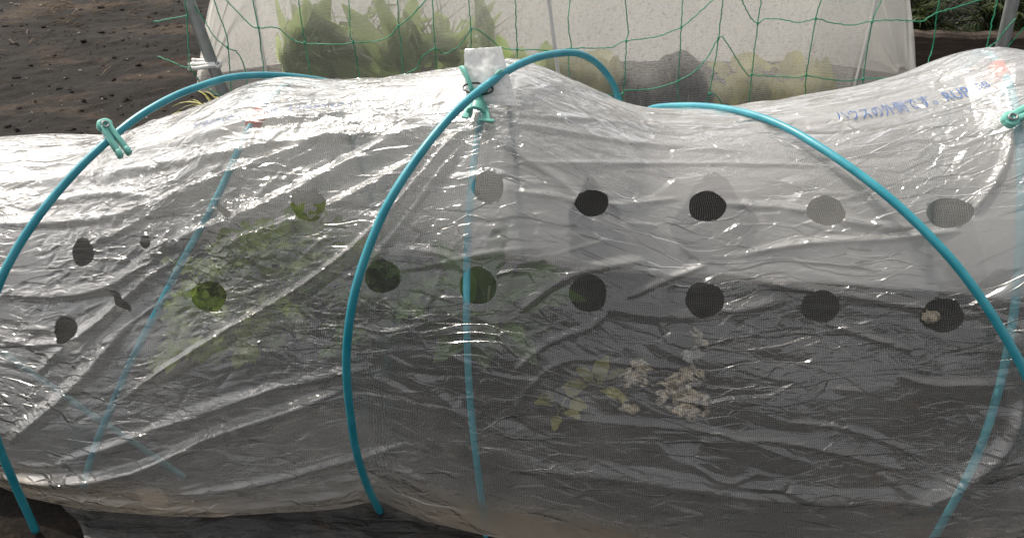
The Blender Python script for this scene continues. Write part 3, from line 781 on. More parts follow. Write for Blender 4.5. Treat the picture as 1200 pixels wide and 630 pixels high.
# ------------------------------------------------------------------ clips and pegs
def frame(p, xdir, nrm):
    x = np.asarray(xdir, float); x /= np.linalg.norm(x)
    z = np.asarray(nrm, float); z -= x * np.dot(z, x); z /= np.linalg.norm(z)
    y = np.cross(z, x)
    m = Matrix.Identity(4)
    for i in range(3):
        m[i][0], m[i][1], m[i][2], m[i][3] = x[i], y[i], z[i], p[i]
    return m
def bevel_box(bm, size, loc=(0, 0, 0), rot=None, bev=0.0015, taper=None):
    r = bmesh.ops.create_cube(bm, size=1.0); vs = r['verts']
    for v in vs:
        v.co = Vector((v.co.x * size[0], v.co.y * size[1], v.co.z * size[2]))
        if taper and v.co.x > 0: v.co.y *= taper; v.co.z *= taper
    M_ = Matrix.Translation(loc) @ (rot or Matrix.Identity(4))
    es = list({e for v in vs for e in v.link_edges})
    if bev: 
        rr = bmesh.ops.bevel(bm, geom=es, offset=bev, segments=2, affect='EDGES', profile=0.6)
        vs = list({v for f in rr['faces'] for v in f.verts} | {v for v in vs if v.is_valid})
    bmesh.ops.transform(bm, matrix=M_, verts=vs)
def peg(name, mat4, length, mat, label, cat, group=None, openang=10):
    """clothes peg: two long arms, a round head with a spring"""
    root = empty(name); tag(root, label, cat, group); root.matrix_world = mat4
    L = length
    for sg in (-1, 1):
        bm = bmesh.new()
        rot = Matrix.Rotation(R(openang / 2) * sg, 4, 'Z')
        bevel_box(bm, (L, 0.0085, 0.012), (L * 0.45, sg * 0.0050, 0), rot, 0.002, 0.82)
        bevel_box(bm, (L * 0.5, 0.0025, 0.006), (L * 0.5, sg * 0.0088, 0.0), rot, 0.001)
        bevel_box(bm, (L * 0.22, 0.0085, 0.0132), (L * 0.86, sg * (0.0052 + L * 0.02), 0), rot, 0.0025, 0.95)
        cy = bmesh.ops.create_cone(bm, cap_ends=True, segments=18, radius1=0.0088, radius2=0.0088, depth=0.0105)
        bmesh.ops.translate(bm, verts=cy['verts'], vec=(-L * 0.06, sg * 0.002, 0))
        link('jaw', bm_mesh(bm, 'jaw'), mat, root).modifiers.new('bevel', 'BEVEL').width = 0.0008
    V, Fc = tube_data([(0.0045 * math.cos(t) - L * 0.06 + 0.0002 * t, 0.0045 * math.sin(t), 0.0062 + 0.0001 * t) for t in np.linspace(0, 4 * math.pi, 50)], 0.0009, 6)
    link('spring', mesh('spring', V, Fc), M['steel'], root)
    return root
def camface(p): d = CAM - np.asarray(p); return d / np.linalg.norm(d)
pa = OUT['a']; q = project(pa); j = int(np.argmin((q[0] - 131) ** 2 + (q[1] - 160) ** 2 + (pa[:, 1] > 1.3) * 1e6))
p0 = pa[j] + camface(pa[j]) * 0.004
def at_depth(u, v, p): return on_plane(u, v, p, FWD)
a0, a1 = at_depth(124, 149, p0), at_depth(150, 186, p0)
L_ = np.linalg.norm(a1 - a0)
peg('clothes_peg', frame(a0, a1 - a0, camface(p0) + np.array([0.5, 0, 0])), L_ * 0.93, M['mint'], 'mint green clothes peg clipped on the teal hoop at the left, hanging down its slope', 'clothes peg', openang=5)
p1 = on_film(1190, 132, 0.014)
a0, a1 = at_depth(1186, 139, p1), at_depth(1215, 125, p1)
peg('clothes_peg', frame(a0, a1 - a0, camface(p1) + np.array([0, 0.0, 0.5])), 0.055, M['mint'], 'mint green peg at the right edge gripping film on the pale blue hoop', 'clothes peg', openang=8)

# the tunnel clip at the middle crown
pc = on_film(563, 128, 0.011)
tdir = on_film(558, 150, 0.004) - on_film(565, 118, 0.004)
ax = frame(pc, tdir, camface(pc) * 0.3 + np.array([0, 0, 1.0]))        # x down the hoop, z outward
root = empty('tunnel_clip'); tag(root, 'mint green two-winged clip with black ring clamping film at the middle crown', 'clip'); root.matrix_world = ax
bm = bmesh.new()                                                          # C-shaped clamp round the hoop
rings = []
for x in np.linspace(-0.014, 0.020, 8):
    for (r_) in (0.0098, 0.0128): rings.append([bm.verts.new((x, r_ * math.sin(t), r_ * math.cos(t))) for t in np.linspace(-2.4, 2.4, 22)])
for k in range(7):
    for o_ in (0, 1):
        A_, B_ = rings[2 * k + o_], rings[2 * k + 2 + o_]
        for t in range(21): bm.faces.new((A_[t], A_[t + 1], B_[t + 1], B_[t]) if o_ else (A_[t], B_[t], B_[t + 1], A_[t + 1]))
for e_ in (0, 7):
    A_, B_ = rings[2 * e_], rings[2 * e_ + 1]
    for t in range(21): bm.faces.new((A_[t], A_[t + 1], B_[t + 1], B_[t]))
for x in (-0.014, 0.018):                                                 # raised collars
    V, Fc = tube_data([(x, 0.0125 * math.sin(t), 0.0125 * math.cos(t)) for t in np.linspace(-2.4, 2.4, 26)], 0.0022, 8)
    vv = [bm.verts.new(v) for v in V]; [bm.faces.new([vv[i] for i in f]) for f in Fc]
link('clamp', bm_mesh(bm, 'clamp'), M['mint'], root)
for sg in (-1, 1):                                                        # the two wings
    bm = bmesh.new(); rows = []
    for t in np.linspace(0, 1, 12):
        x = -0.006 - 0.036 * t; y = sg * (0.009 + 0.022 * t ** 1.2); z = 0.010 + 0.016 * math.sin(t * 1.9)
        wd = 0.011 * (1 - 0.35 * t) * math.sqrt(max(0.05, 1 - (max(0, t - 0.8) / 0.2) ** 2 * 0.9))
        rows.append([bm.verts.new((x + wd * 0.25 * math.cos(a_), y + 0.0028 * math.cos(a_) * sg, z + wd * math.sin(a_))) for a_ in np.linspace(0, 2 * math.pi, 14, endpoint=False)])
    for A_, B_ in zip(rows, rows[1:]):
        for t in range(14): bm.faces.new((A_[t], A_[(t + 1) % 14], B_[(t + 1) % 14], B_[t]))
    bm.faces.new(rows[0]); bm.faces.new(rows[-1])
    bmesh.ops.recalc_face_normals(bm, faces=bm.faces[:])
    link('wing', bm_mesh(bm, 'wing'), M['mint'], root)
V, Fc = tube_data([(-0.006 + 0.013 * math.sin(t), 0.021 * math.cos(t), 0.024 + 0.003 * math.sin(t)) for t in np.linspace(0, 2 * math.pi, 40)], 0.0014, 8, False)
link('ring', mesh('ring', V, Fc), M['black'], root)
bm = bmesh.new(); bevel_box(bm, (0.024, 0.010, 0.003), (0.020, 0.014, 0.002), Matrix.Rotation(R(15), 4, 'Z'), 0.001); bevel_box(bm, (0.005, 0.022, 0.004), (0.031, 0.017, 0.002), None, 0.001)
bevel_box(bm, (0.020, 0.010, 0.003), (0.020, -0.013, 0.001), Matrix.Rotation(R(-10), 4, 'Z'), 0.001)
link('foot_tab', bm_mesh(bm, 'foot_tab'), M['mint'], root)
bm = bmesh.new(); bevel_box(bm, (0.010, 0.018, 0.010), (-0.008, 0, 0.013), None, 0.002)
link('bridge', bm_mesh(bm, 'bridge'), M['mint'], root)

# ------------------------------------------------------------------ poles, white pegs, green trellis net
YP = 2.05
def pole(u0, v0, u1, v1, label, group):
    a, b = on_y(u0, v0, YP), on_y(u1, v1, YP)
    d = (a - b) / np.linalg.norm(a - b)
    lo = b - d * ((b[2] + 0.1) / d[2]); hi = b + d * ((1.6 - b[2]) / d[2])
    o = tube('steel_pole', np.linspace(lo, hi, 40), 0.0165, M['steel'], None, 20)
    tag(o, label, 'pole', group); return lo, d
pole(221, 0, 266, 121, 'grey steel pole with white pegs beside the dark soil at left', 'steel poles of the green net')
pole(1187, 0, 1173, 60, 'grey steel pole at the right edge in front of the bush', 'steel poles of the green net')
pp = on_y(246, 77, YP - 0.022)
for (u0, v0, u1, v1, lab) in [(217, 79, 254, 76, 'lower white peg with open jaws clipped to the grey pole at left'), (222, 73, 248, 73, 'upper white peg just above its twin on the left grey pole')]:
    dy = 0.0 if 'lower' in lab else 0.034
    a, b = on_y(u1, v1, YP - 0.026 + dy), on_y(u0, v0, YP - 0.026 + dy)
    peg('white_peg', frame(a, b - a, np.array([0, -0.5, 0.8])), np.linalg.norm(b - a) * 0.93, M['white'], lab, 'clothes peg', 'white pegs on the left pole', 8)
a, b = on_y(1189, 79, YP - 0.024), on_y(1222, 78, YP - 0.024)
peg('white_peg', frame(a, b - a, np.array([0, -0.5, 0.8])), 0.07, M['white'], 'white peg on the grey pole at the right edge just behind the tunnel film', 'clothes peg', None, 8)

net_lines = [
 [(216, -30), (217, 0), (219, 20), (222, 75), (228, 86), (236, 98), (250, 108), (262, 114)],
 [(248, -30), (251, 0), (262, 31), (266.5, 45), (267.5, 56), (270, 89), (271, 118)],
 [(294, -30), (296, 0), (303, 33), (306, 60), (309.5, 87), (308, 104)],
 [(349, -30), (350, 0), (357, 50), (363, 83), (366, 106)],
 [(409, -30), (409, 0), (410.5, 41), (414, 50), (419, 76), (423, 104)],
 [(465, -30), (466, 0), (467, 31), (470, 54), (472, 89), (473, 106)],
 [(506, -30), (506.5, 0), (510, 57), (512, 83), (513, 100)],
 [(548, -30), (549, 0), (552, 35), (552, 58), (552, 90)],
 [(604, -30), (604, 0), (606, 58), (607, 84)],
 [(668, -30), (668, 0), (666, 22), (669, 57), (666, 70), (669, 102), (670, 115)],
 [(733, -30), (733, 0), (736, 37), (734, 49), (732.5, 87), (730, 113), (729, 130)],
 [(800, -30), (799.5, 0), (798.5, 33), (794.5, 96), (795, 116), (795, 136)],
 [(850, -30), (847, 0), (842, 45), (831.5, 110), (826, 122), (824, 136)],
 [(894, -30), (892, 0), (888, 27), (881, 88), (877, 128)],
 [(967, -30), (962, 0), (956, 22), (945, 88), (944, 118)],
 [(1040, -30), (1033, 0), (1022, 27), (1011.6, 92), (1013, 108)],
 [(1104, -30), (1101, 0), (1098, 15.6), (1093.7, 53), (1088, 73), (1085, 92)],
 [(1178, -30), (1169, 0), (1155.6, 57.8), (1152, 70)],
 [(180, 26), (200, 22), (219, 19)],
 [(248, -14), (264, 0), (280.6, 16.5), (295, 31), (303, 33), (324, 32.5), (341, 45.5), (357, 51), (387, 52), (404, 52), (414, 50), (439, 49), (456, 43), (467, 31), (482, 19.5), (499, 0), (510, -14)],
 [(185, 66), (200, 72), (215.5, 78.5), (224, 79)],
 [(228, 8), (239, 23), (249.6, 41), (266, 56), (278.5, 62), (287, 80.6), (289, 90), (290, 110)],
 [(466, 96), (472, 89), (488.5, 80), (495, 67), (510, 57), (521, 63), (538, 54), (549, 39), (552, 34.5), (560, 35), (577, 47.7), (588, 56), (606, 58.5), (627, 58.5), (650, 60), (669, 57), (713, 56), (724, 52), (734, 48), (770, 43), (789, 36), (798.5, 32.5), (815, 19), (835, 0), (850, -14)],
 [(692, 113), (728, 110), (733, 106), (757, 105), (774, 102), (794.5, 95), (815, 83), (830.5, 65), (842, 45), (850, 48), (874, 85.5), (881, 88), (896, 89), (916, 90), (934, 91), (945, 89), (970, 93), (992.5, 95), (1011.6, 92.7), (1037.5, 92), (1052, 91), (1090, 74)],
 [(858, -20), (869, 0), (880, 21), (888, 27.5), (896, 22.5), (916, 23), (936, 26.5), (956.5, 22.5), (977, 27.5), (999, 29.7), (1022, 25), (1053, 23.8), (1079, 25.7), (1086, 22), (1098, 15.6), (1123, 8), (1149, 0), (1166, -8)],
 [(1155.5, 58), (1167, 49.5), (1178, 36), (1190, 22)],
 [(1174, 64), (1187, 48), (1200, 33), (1215, 20)],
 [(831.5, 110), (838, 111), (845, 120), (850, 130)],
]
V, Fc = [], []
for ln in net_lines:
    pts = []
    for k, (u, v) in enumerate(ln): pts.append(on_y(u, v, 2.025 + 0.012 * math.sin(u * 0.05 + v * 0.08)))
    pts = spline(pts, max(16, 10 * len(ln)))
    pts[1:-1] += rng.normal(0, 0.0007, (len(pts) - 2, 3))
    tube_data(pts, 0.00155, 6, True, V, Fc)
for u, v in [(219, 19.5), (266.5, 56), (303, 33), (357, 50.5), (414, 50), (467, 31), (510, 57), (552, 34.5), (606, 58.5), (669, 57), (734, 48.5), (798.5, 32.5), (794.5, 95.5), (842, 45), (831.5, 110), (888, 27.5), (881, 88), (956, 22.5), (945, 89), (1022, 26), (1011.6, 92.5), (1098, 15.6), (1155.6, 58), (472, 89), (730, 110)]:
    c = on_y(u, v, 2.021)
    tube_data([c + np.array([0, 0, -0.005]), c + np.array([0, 0, -0.002]), c + np.array([0, 0, 0.002]), c + np.array([0, 0, 0.005])], np.array([0.0012, 0.0035, 0.0035, 0.0012]), 7, True, V, Fc)
o = link('trellis_net', mesh('trellis_net', V, Fc), M['string'])
tag(o, 'wide-meshed green cord trellis net hanging between the two grey poles', 'trellis net')

# ------------------------------------------------------------------ back tunnel under white netting
xl, xr = on_y(306, 40, 2.42)[0], on_y(1010, 40, 2.42)[0]
xs = np.r_[np.linspace(xl - 0.30, xl, 40), np.linspace(xl, xr, 150)[1:], np.linspace(xr, xr + 0.31, 40)[1:]]
tt = np.linspace(0, math.pi, 120)
def back_arch(x, off=0.0):
    k = np.clip(np.maximum(xl - x, x - xr) / 0.30, 0, 1)
    k = 1 - 0.93 * k ** 1.15
    rip = 0.006 * math.sin(x * 21) + 0.004 * math.sin(x * 47)
    y = 2.62 - (0.22 + off) * np.sign(np.cos(tt)) * np.abs(np.cos(tt)) ** 0.85 * (0.35 + 0.65 * k)
    z = (0.74 * k + off) * np.sin(tt) ** 0.85
    rr = rip * np.sin(tt)
    if x < xl or x > xr:
        pl = 1 - k
        rr = rr + 0.022 * pl * np.sin(tt * 17 + 3 * math.sin(x * 3)) * np.sin(tt)
    return np.stack([np.full_like(tt, x), y - rr, z + rr * 0.5], 1)
G = np.array([back_arch(x) for x in xs]); G[..., 2] = np.maximum(G[..., 2], -0.01)
ar = np.linspace(0, 1.9, len(tt))
Ub = np.stack(np.meshgrid(xs, ar, indexing='ij'), -1)
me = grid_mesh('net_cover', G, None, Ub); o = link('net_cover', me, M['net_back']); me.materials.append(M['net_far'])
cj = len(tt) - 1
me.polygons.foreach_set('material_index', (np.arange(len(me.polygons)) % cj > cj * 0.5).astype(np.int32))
tag(o, 'white insect net cover gathered at both ends over the rear vegetable row', 'insect net')
x2 = np.linspace(on_y(548, 40, 2.42)[0], xr - 0.01, 100)
G2 = np.array([back_arch(x, 0.012 + 0.003 * math.sin(x * 13)) for x in x2])[:, :70]
o = link('net_flap', grid_mesh('net_flap', G2, None, np.stack(np.meshgrid(x2 + 0.37, ar[:70] + 0.11, indexing='ij'), -1)), M['net_lap'])
tag(o, 'second layer of white netting lapped over the right two thirds of the rear net cover', 'insect net')
for u, lab in [(307, 'white fold line hoop at the left corner of the rear net cover'), (1014, 'white fold line hoop at the right corner of the rear net cover')]:
    xx = on_y(u, 50, 2.42)[0]
    a = back_arch(xx, -0.006); o = tube('net_hoop', a[2:-2], 0.0045, M['white'], None, 8); tag(o, lab, 'hoop')
a, b = on_y(643, 0, 2.37), on_y(655, 92, 2.37); d = (b - a)
o = tube('white_rod', np.linspace(a - d * 2.2, b + d * 1.4, 20), 0.0062, M['white'], None, 12)
tag(o, 'thin white rod leaning in front of the rear net cover', 'rod')

# ------------------------------------------------------------------ plants
def leaf(V, Fc, T, base, d, up, L, Wd, curl=0.6, ruf=0.0, freq=9, nu=9, nv=7, tone=0.5, cup=0.2, point=0.8):
    d = np.asarray(d, float); d /= np.linalg.norm(d)
    up = np.asarray(up, float); up = up - d * np.dot(up, d); up /= np.linalg.norm(up) + 1e-9
    sd_ = np.cross(d, up); b0 = len(V); ph = random.uniform(0, 6)
    for i in range(nu):
        t = i / (nu - 1)
        ang = curl * t
        c = base + L * t * (d * math.cos(ang) - up * math.sin(ang) * 0.8)
        wt = Wd * (math.sin(math.pi * (0.06 + 0.94 * t ** point)) ** 0.6 if t < 1 else 0.10) * 0.5
        for j in range(nv):
            q = j / (nv - 1) * 2 - 1
            off = up * (cup * abs(q) ** 1.5 * wt + ruf * abs(q) ** 2 * math.sin(freq * t * 2 + ph + 2.2 * q) )
            V.append(c + sd_ * q * wt * (1 + 0.12 * math.sin(freq * 1.7 * t + ph)) + off); T.append(tone)
    for i in range(nu - 1):
        for j in range(nv - 1):
            a = b0 + i * nv + j; Fc.append((a, a + 1, a + nv + 1, a + nv))
def plant(name, base, n, L, Wd, mat, label, cat, group=None, ruf=0.0, curl=0.7, spread=0.9, freq=9, up0=0.8, stems=0, nu=9, nv=7, behind=None, pressed=(), py=None):
    base = np.array(base); V, Fc, T = [], [], []; SV, SF = [], []
    for k in range(n):
        az = k * 2.39996 + random.uniform(-0.4, 0.4); el = random.uniform(0.15, 1.0) * spread
        d = np.array([math.cos(az) * math.sin(el), math.sin(az) * math.sin(el), math.cos(el) * up0 + 0.15])
        l = L * random.uniform(0.65, 1.15); st = l * random.uniform(0.25, 0.6)
        p1 = base + d * st
        tube_data(spline([base, base + d * st * 0.5 + np.array([0, 0, 0.01]), p1], 5), np.linspace(0.0035, 0.0022, 5) * (L / 0.15), 5, True, SV, SF)
        leaf(V, Fc, T, p1, d, np.array([0, 0, 1.0]) + d * 0.1, l * 0.75, Wd * random.uniform(0.7, 1.2), curl * random.uniform(0.6, 1.3), ruf, freq, nu, nv, random.random())
    for k in range(stems):
        az = random.uniform(0, 6.28); el = random.uniform(0.1, 0.75)
        d = np.array([math.cos(az) * math.sin(el), math.sin(az) * math.sin(el) * 0.6, math.cos(el)])
        l = L * random.uniform(0.9, 1.6)
        tube_data(spline([base, base + d * l * 0.5, base + d * l + np.array([d[0] * 0.05, 0, -0.04])], 9), np.linspace(0.0030, 0.0012, 9), 5, True, SV, SF)
    for (u0, v0, u1, v1, wpx) in pressed:
        def at(u, v):
            y = py or 2.45
            for _ in range(0 if py else 4): p = on_y(u, v, y); y = net_y(max(0.0, p[2])) + 0.012
            return on_y(u, v, y)
        a, b = at(u0, v0), at(u1, v1); l = np.linalg.norm(b - a)
        leaf(V, Fc, T, a, b - a, CAM - a, l, wpx * 0.00273, 0.15, 0.004, 7, 12, 9, random.random(), 0.05, 0.62)
        tube_data(spline([np.array([base[0], a[1] + 0.06, 0.0]), (a + base) / 2 + [0, 0.02, 0.02], a, (a + b) / 2 + [0, 0.003, 0]], 8), 0.003, 5, True, SV, SF)
    if behind is not None:
        for q in (V, SV):
            for p in q:
                p[1] = max(p[1], behind(p[2]) + random.uniform(0.0, 0.012)); p[1] = min(p[1], 2.77 - 0.25 * max(0, p[2])); p[0] = soft_x(p[0])
    root = empty(name, base); tag(root, label, cat, group)
    Vl = np.array(V) - base; Vs = np.array(SV) - base
    me = mesh('leaves', Vl, Fc); set_point_attr(me, 'tone', T); link('leaves', me, mat, root)
    me = mesh('stems', Vs, SF); set_point_attr(me, 'tone', np.full(len(Vs), 0.5)); link('stems', me, M['stem'], root)
    return root
def frilly(name, base, n, L, leafl, mat, label, cat):
    base = np.array(base); V, Fc, T, SV, SF = [], [], [], [], []
    for k in range(n):
        az = k * 2.39996 + random.uniform(-0.4, 0.4); el = random.uniform(0.1, 1.15)
        d = np.array([math.cos(az) * math.sin(el), math.sin(az) * math.sin(el), math.cos(el) + 0.1])
        l = L * random.uniform(0.6, 1.1); e = base + d * l
        pts = spline([base, base + d * l * 0.55 + [0, 0, 0.02], e + [0, 0, -0.02 * el]], 12)
        tube_data(pts, np.linspace(0.003, 0.001, 12), 5, True, SV, SF); tone = random.random()
        for i in range(3, 12):
            for q in range(3):
                dd = np.array([random.gauss(0, 1), random.gauss(0, 1), random.gauss(0.25, 0.7)]) + d * 0.5
                leaf(V, Fc, T, pts[i] + np.random.default_rng(k * 50 + i * 4 + q).normal(0, 0.006, 3), dd, (0.1, 0.1, 1), leafl * random.uniform(0.6, 1.3), leafl * random.uniform(0.7, 1.2), 0.8, leafl * 0.22, 8, 6, 6, min(1, max(0, tone + random.uniform(-0.35, 0.35))), 0.3, 0.6)
    root = empty(name, base); tag(root, label, cat)
    me = mesh('leaves', np.array(V) - base, Fc); set_point_attr(me, 'tone', T); link('leaves', me, mat, root)
    me = mesh('stems', np.array(SV) - base, SF); set_point_attr(me, 'tone', np.full(len(SV), 0.5)); link('stems', me, M['stem'], root)
    return root
def gp(u, v, y): 
    p = on_y(u, v, y); return p
# under the front film
frilly('lettuce', (*gp(258, 352, 1.15)[:2], 0.0), 26, 0.15, 0.028, M['lime'], 'frilly lime green plant pressed against a hole in the film', 'plant')
frilly('lettuce', (*gp(300, 345, 1.20)[:2], 0.0), 34, 0.20, 0.034, M['lime'], 'lime green plant between its taller and its lower neighbour, blurred by the film', 'plant')
frilly('lettuce', (*gp(335, 300, 1.28)[:2], 0.0), 38, 0.205, 0.034, M['lime'], 'taller lime green plant blurred behind the film left of the middle hoop', 'plant')
frilly('leafy_plant', (*gp(450, 352, 1.17)[:2], 0.0), 26, 0.18, 0.032, M['green'], 'mid green plant showing in the hole crossed by the teal middle hoop', 'plant')
plant('leafy_plant', (*gp(566, 352, 1.16)[:2], 0.0), 34, 0.19, 0.06, M['green'], 'dark green leafy plant behind the middle pale blue hoop', 'plant', ruf=0.006, spread=1.1)
plant('yellow_seedling', (*on_z(700, 455, 0.0)[:2], 0.0), 8, 0.065, 0.026, M['yellow'], 'yellowing leaves lying on the mulch right of the middle', 'plant', spread=1.35, curl=0.5)
plant('yellow_seedling', (*on_z(655, 482, 0.0)[:2], 0.0), 6, 0.062, 0.028, M['yellow'], 'yellow drooping leaves nearest the front below a crease', 'plant', spread=1.4, curl=0.5)
plant('purple_plant', (*on_z(836, 330, 0.0)[:2], 0.0), 7, 0.22, 0.07, M['purple'], 'dark purple plant standing inside the tunnel behind the third upper hole from middle', 'plant', pressed=[(838, 305, 834, 208, 62)], py=1.30, spread=0.45, ruf=0.004)
plant('purple_plant', (*on_z(708, 322, 0.0)[:2], 0.0), 5, 0.18, 0.06, M['purple'], 'smaller dark purple plant inside the tunnel left of its taller twin', 'plant', pressed=[(702, 305, 692, 214, 44)], py=1.33, spread=0.5, ruf=0.004)

# under the rear netting
def soft_x(x):
    if x < xl + 0.13: x = xl + 0.02 + 0.11 * math.exp((x - xl - 0.13) / 0.11)
    if x > xr - 0.13: x = xr - 0.02 - 0.11 * math.exp((xr - 0.13 - x) / 0.11)
    return x
PR = {600: [(592, 78, 584, 42, 26), (606, 84, 612, 55, 24), (590, 95, 575, 65, 22), (640, 78, 640, 48, 22)],
      690: [(664, 80, 640, 66, 24), (680, 105, 672, 62, 44), (700, 112, 704, 68, 44), (668, 100, 650, 80, 30), (716, 100, 722, 66, 26)],
      735: [(735, 128, 722, 76, 62), (752, 130, 746, 88, 50), (764, 130, 768, 96, 42)],
      795: [(790, 110, 802, 60, 66), (776, 128, 766, 88, 60), (805, 124, 812, 78, 56), (788, 104, 780, 66, 48), (820, 130, 814, 92, 40)],
      855: [(850, 122, 832, 98, 34), (868, 122, 858, 88, 34), (880, 112, 890, 84, 40), (872, 94, 865, 84, 22)],
      925: [(905, 118, 900, 92, 42), (928, 118, 932, 92, 44), (895, 120, 880, 98, 30)],
      985: [(965, 118, 972, 68, 46), (990, 112, 996, 88, 34), (950, 116, 956, 80, 26)]}
_tz = np.linspace(0, math.pi / 2, 200)
def net_y(z): return float(np.interp(z, 0.74 * np.sin(_tz) ** 0.85, 2.62 - 0.22 * np.cos(_tz) ** 0.85)) + 0.006
gl_ = [(340, 30, 2.62, 'feathery green plant at the left end under the rear net', 30), (405, 40, 2.62, 'green plant with pale stalks second from left under the rear net', 26), (462, 30, 2.68, 'green plant with fanned stalks third from left under the rear net', 26), (520, 40, 2.64, 'green plant beside the net lap at the middle of the rear row', 24)]
for u, v, y, lab, n in gl_:
    plant('leafy_plant', (*gp(u, v, y)[:2], -0.005), n - 12, 0.27, 0.07, M['olive'], lab, 'plant', 'green plants under the rear net', behind=net_y, ruf=0.012, spread=0.65, stems=22, curl=0.9, pressed=[(u + random.gauss(0, 26), 118 - random.uniform(0, 70), u + random.gauss(0, 34), 70 - random.uniform(0, 90), random.uniform(13, 30)) for _ in range(11)])
for u, v, y, lab in [(600, 90, 2.60, 'low yellow-green plant right of the milky pad under the rear net'), (690, 95, 2.56, 'yellow-green plant under the teal arch behind the net'), (855, 100, 2.55, 'yellow-green plant right of the dark purple one under the net'), (925, 100, 2.57, 'broad yellow-green plant near the right end of the rear net'), (985, 95, 2.60, 'last yellow-green plant at the right end under the rear net')]:
    plant('leafy_plant', (*gp(u, v, y)[:2], -0.005), 4, 0.16, 0.11, M['yellow'] if u > 650 else M['lime'], lab, 'plant', 'yellow-green plants under the rear net', behind=net_y, ruf=0.006, spread=1.05, pressed=PR.get(u, ()))
for u, v, y, lab, L in [(735, 100, 2.50, 'dark purple plant left of the bigger purple one under the rear net', 0.22), (795, 90, 2.50, 'tall dark purple broad-leaved plant under the rear net', 0.34)]:
    plant('purple_plant', (*gp(u, v, y)[:2], -0.005), 1, L * 0.4, 0.10, M['purple'], lab, 'plant', None, behind=net_y, ruf=0.004, spread=0.5, pressed=PR.get(u, ()))

# ------------------------------------------------------------------ crumbs, pebbles, straw and weeds
def clump(name, spots, mat, label, cat):
    bm = bmesh.new()
    for (c, r, n) in spots:
        for k in range(n):
            q = c + np.array([random.gauss(0, r), random.gauss(0, r), abs(random.gauss(0, r * 0.25))])
            rr = random.choice([0.0015, 0.0025, 0.004, 0.006, 0.009]) * random.uniform(0.7, 1.3)
            ax_ = Vector((random.gauss(0, 0.3), random.gauss(0, 0.3), 1)).normalized()
            res = bmesh.ops.create_icosphere(bm, subdivisions=2, radius=rr, matrix=Matrix.Translation(q) @ Matrix.Rotation(random.uniform(0, 6.3), 4, ax_) @ Matrix.Diagonal((1.5, random.uniform(0.5, 1), random.uniform(0.2, 0.5), 1)))
            for v in res['verts']: v.co += Vector((random.gauss(0, 1), random.gauss(0, 1), random.gauss(0, 0.5))) * rr * 0.3
    o = link(name, bm_mesh(bm, name), mat); tag(o, label, cat); return o
z0 = 0.012
clump('straw_crumbs', [(on_z(800, 464, z0), 0.024, 70), (on_z(806, 480, z0), 0.014, 60), (on_z(792, 450, z0), 0.012, 25), (on_z(808, 438, z0), 0.012, 14), (on_z(816, 395, z0), 0.016, 12)], M['crumb'], 'largest pale heap of crumbs on the black mulch under the film', 'crumbs')
clump('straw_crumbs', [(on_z(744, 442, z0), 0.010, 50), (on_z(748, 430, z0), 0.007, 18)], M['crumb'], 'small pale heap of crumbs left of the largest heap', 'crumbs')
clump('straw_crumbs', [(on_z(810, 416, z0), 0.007, 34)], M['white'], 'round whitish lump above the largest heap of crumbs', 'crumbs')
clump('straw_crumbs', [(on_z(740, 478, z0), 0.006, 16)], M['crumb'], 'tiny brownish lump of crumbs below the small heap', 'crumbs')
clump('straw_crumbs', [(on_z(604, 362, z0 + 0.01), 0.007, 26)], M['crumb'], 'pale lump beside the hole right of the middle hoop', 'crumbs')
clump('straw_crumbs', [(on_z(1090, 372, z0), 0.006, 14)], M['crumb'], 'orange-brown bits inside the lower hole at the right', 'crumbs')
# pebbles and straw strewn on the soil: nobody could count them
bm = bmesh.new()
for k in range(200):
    x = random.uniform(-2.6, 0.1); y = random.uniform(1.5, 4.0)
    i = np.searchsorted(gx, x); j = np.searchsorted(gy, y); z = GZ[i, j]
    r_ = random.choice([0.002, 0.003, 0.003, 0.004, 0.006]) * random.uniform(0.7, 1.4)
    res = bmesh.ops.create_icosphere(bm, subdivisions=1, radius=r_, matrix=Matrix.Translation((x, y, z + r_ * 0.3)) @ Matrix.Diagonal((1, random.uniform(0.6, 1.2), random.uniform(0.4, 0.8), 1)))
    for v in res['verts']: v.co += Vector((random.gauss(0, 1), random.gauss(0, 1), random.gauss(0, 1))) * r_ * 0.15
o = link('pebbles', bm_mesh(bm, 'pebbles', False), M['stone']); tag(o, 'tiny pale pebbles strewn over the dark soil', 'pebbles', None, 'stuff')
bm = bmesh.new()
for k in range(900):
    x = random.uniform(-2.4, -0.75); y = random.uniform(1.55, 3.7)
    z = GZ[np.searchsorted(gx, x), np.searchsorted(gy, y)]
    r_ = random.choice([0.002, 0.003, 0.003, 0.004, 0.005, 0.007, 0.010]) * random.uniform(0.6, 1.3)
    res = bmesh.ops.create_icosphere(bm, subdivisions=2, radius=r_, matrix=Matrix.Translation((x, y, z + r_ * 0.15)) @ Matrix.Rotation(random.uniform(0, 6), 4, 'Z') @ Matrix.Diagonal((1.3, random.uniform(0.6, 1.1), random.uniform(0.25, 0.5), 1)))
    for v in res['verts']: v.co += Vector((random.gauss(0, 1), random.gauss(0, 1), random.gauss(0, 1))) * r_ * 0.13
o = link('soil_clods', bm_mesh(bm, 'soil_clods', False), M['soil']); tag(o, 'dark crumbly clods scattered over the soil at left', 'soil clods', None, 'stuff')
V, Fc = [], []
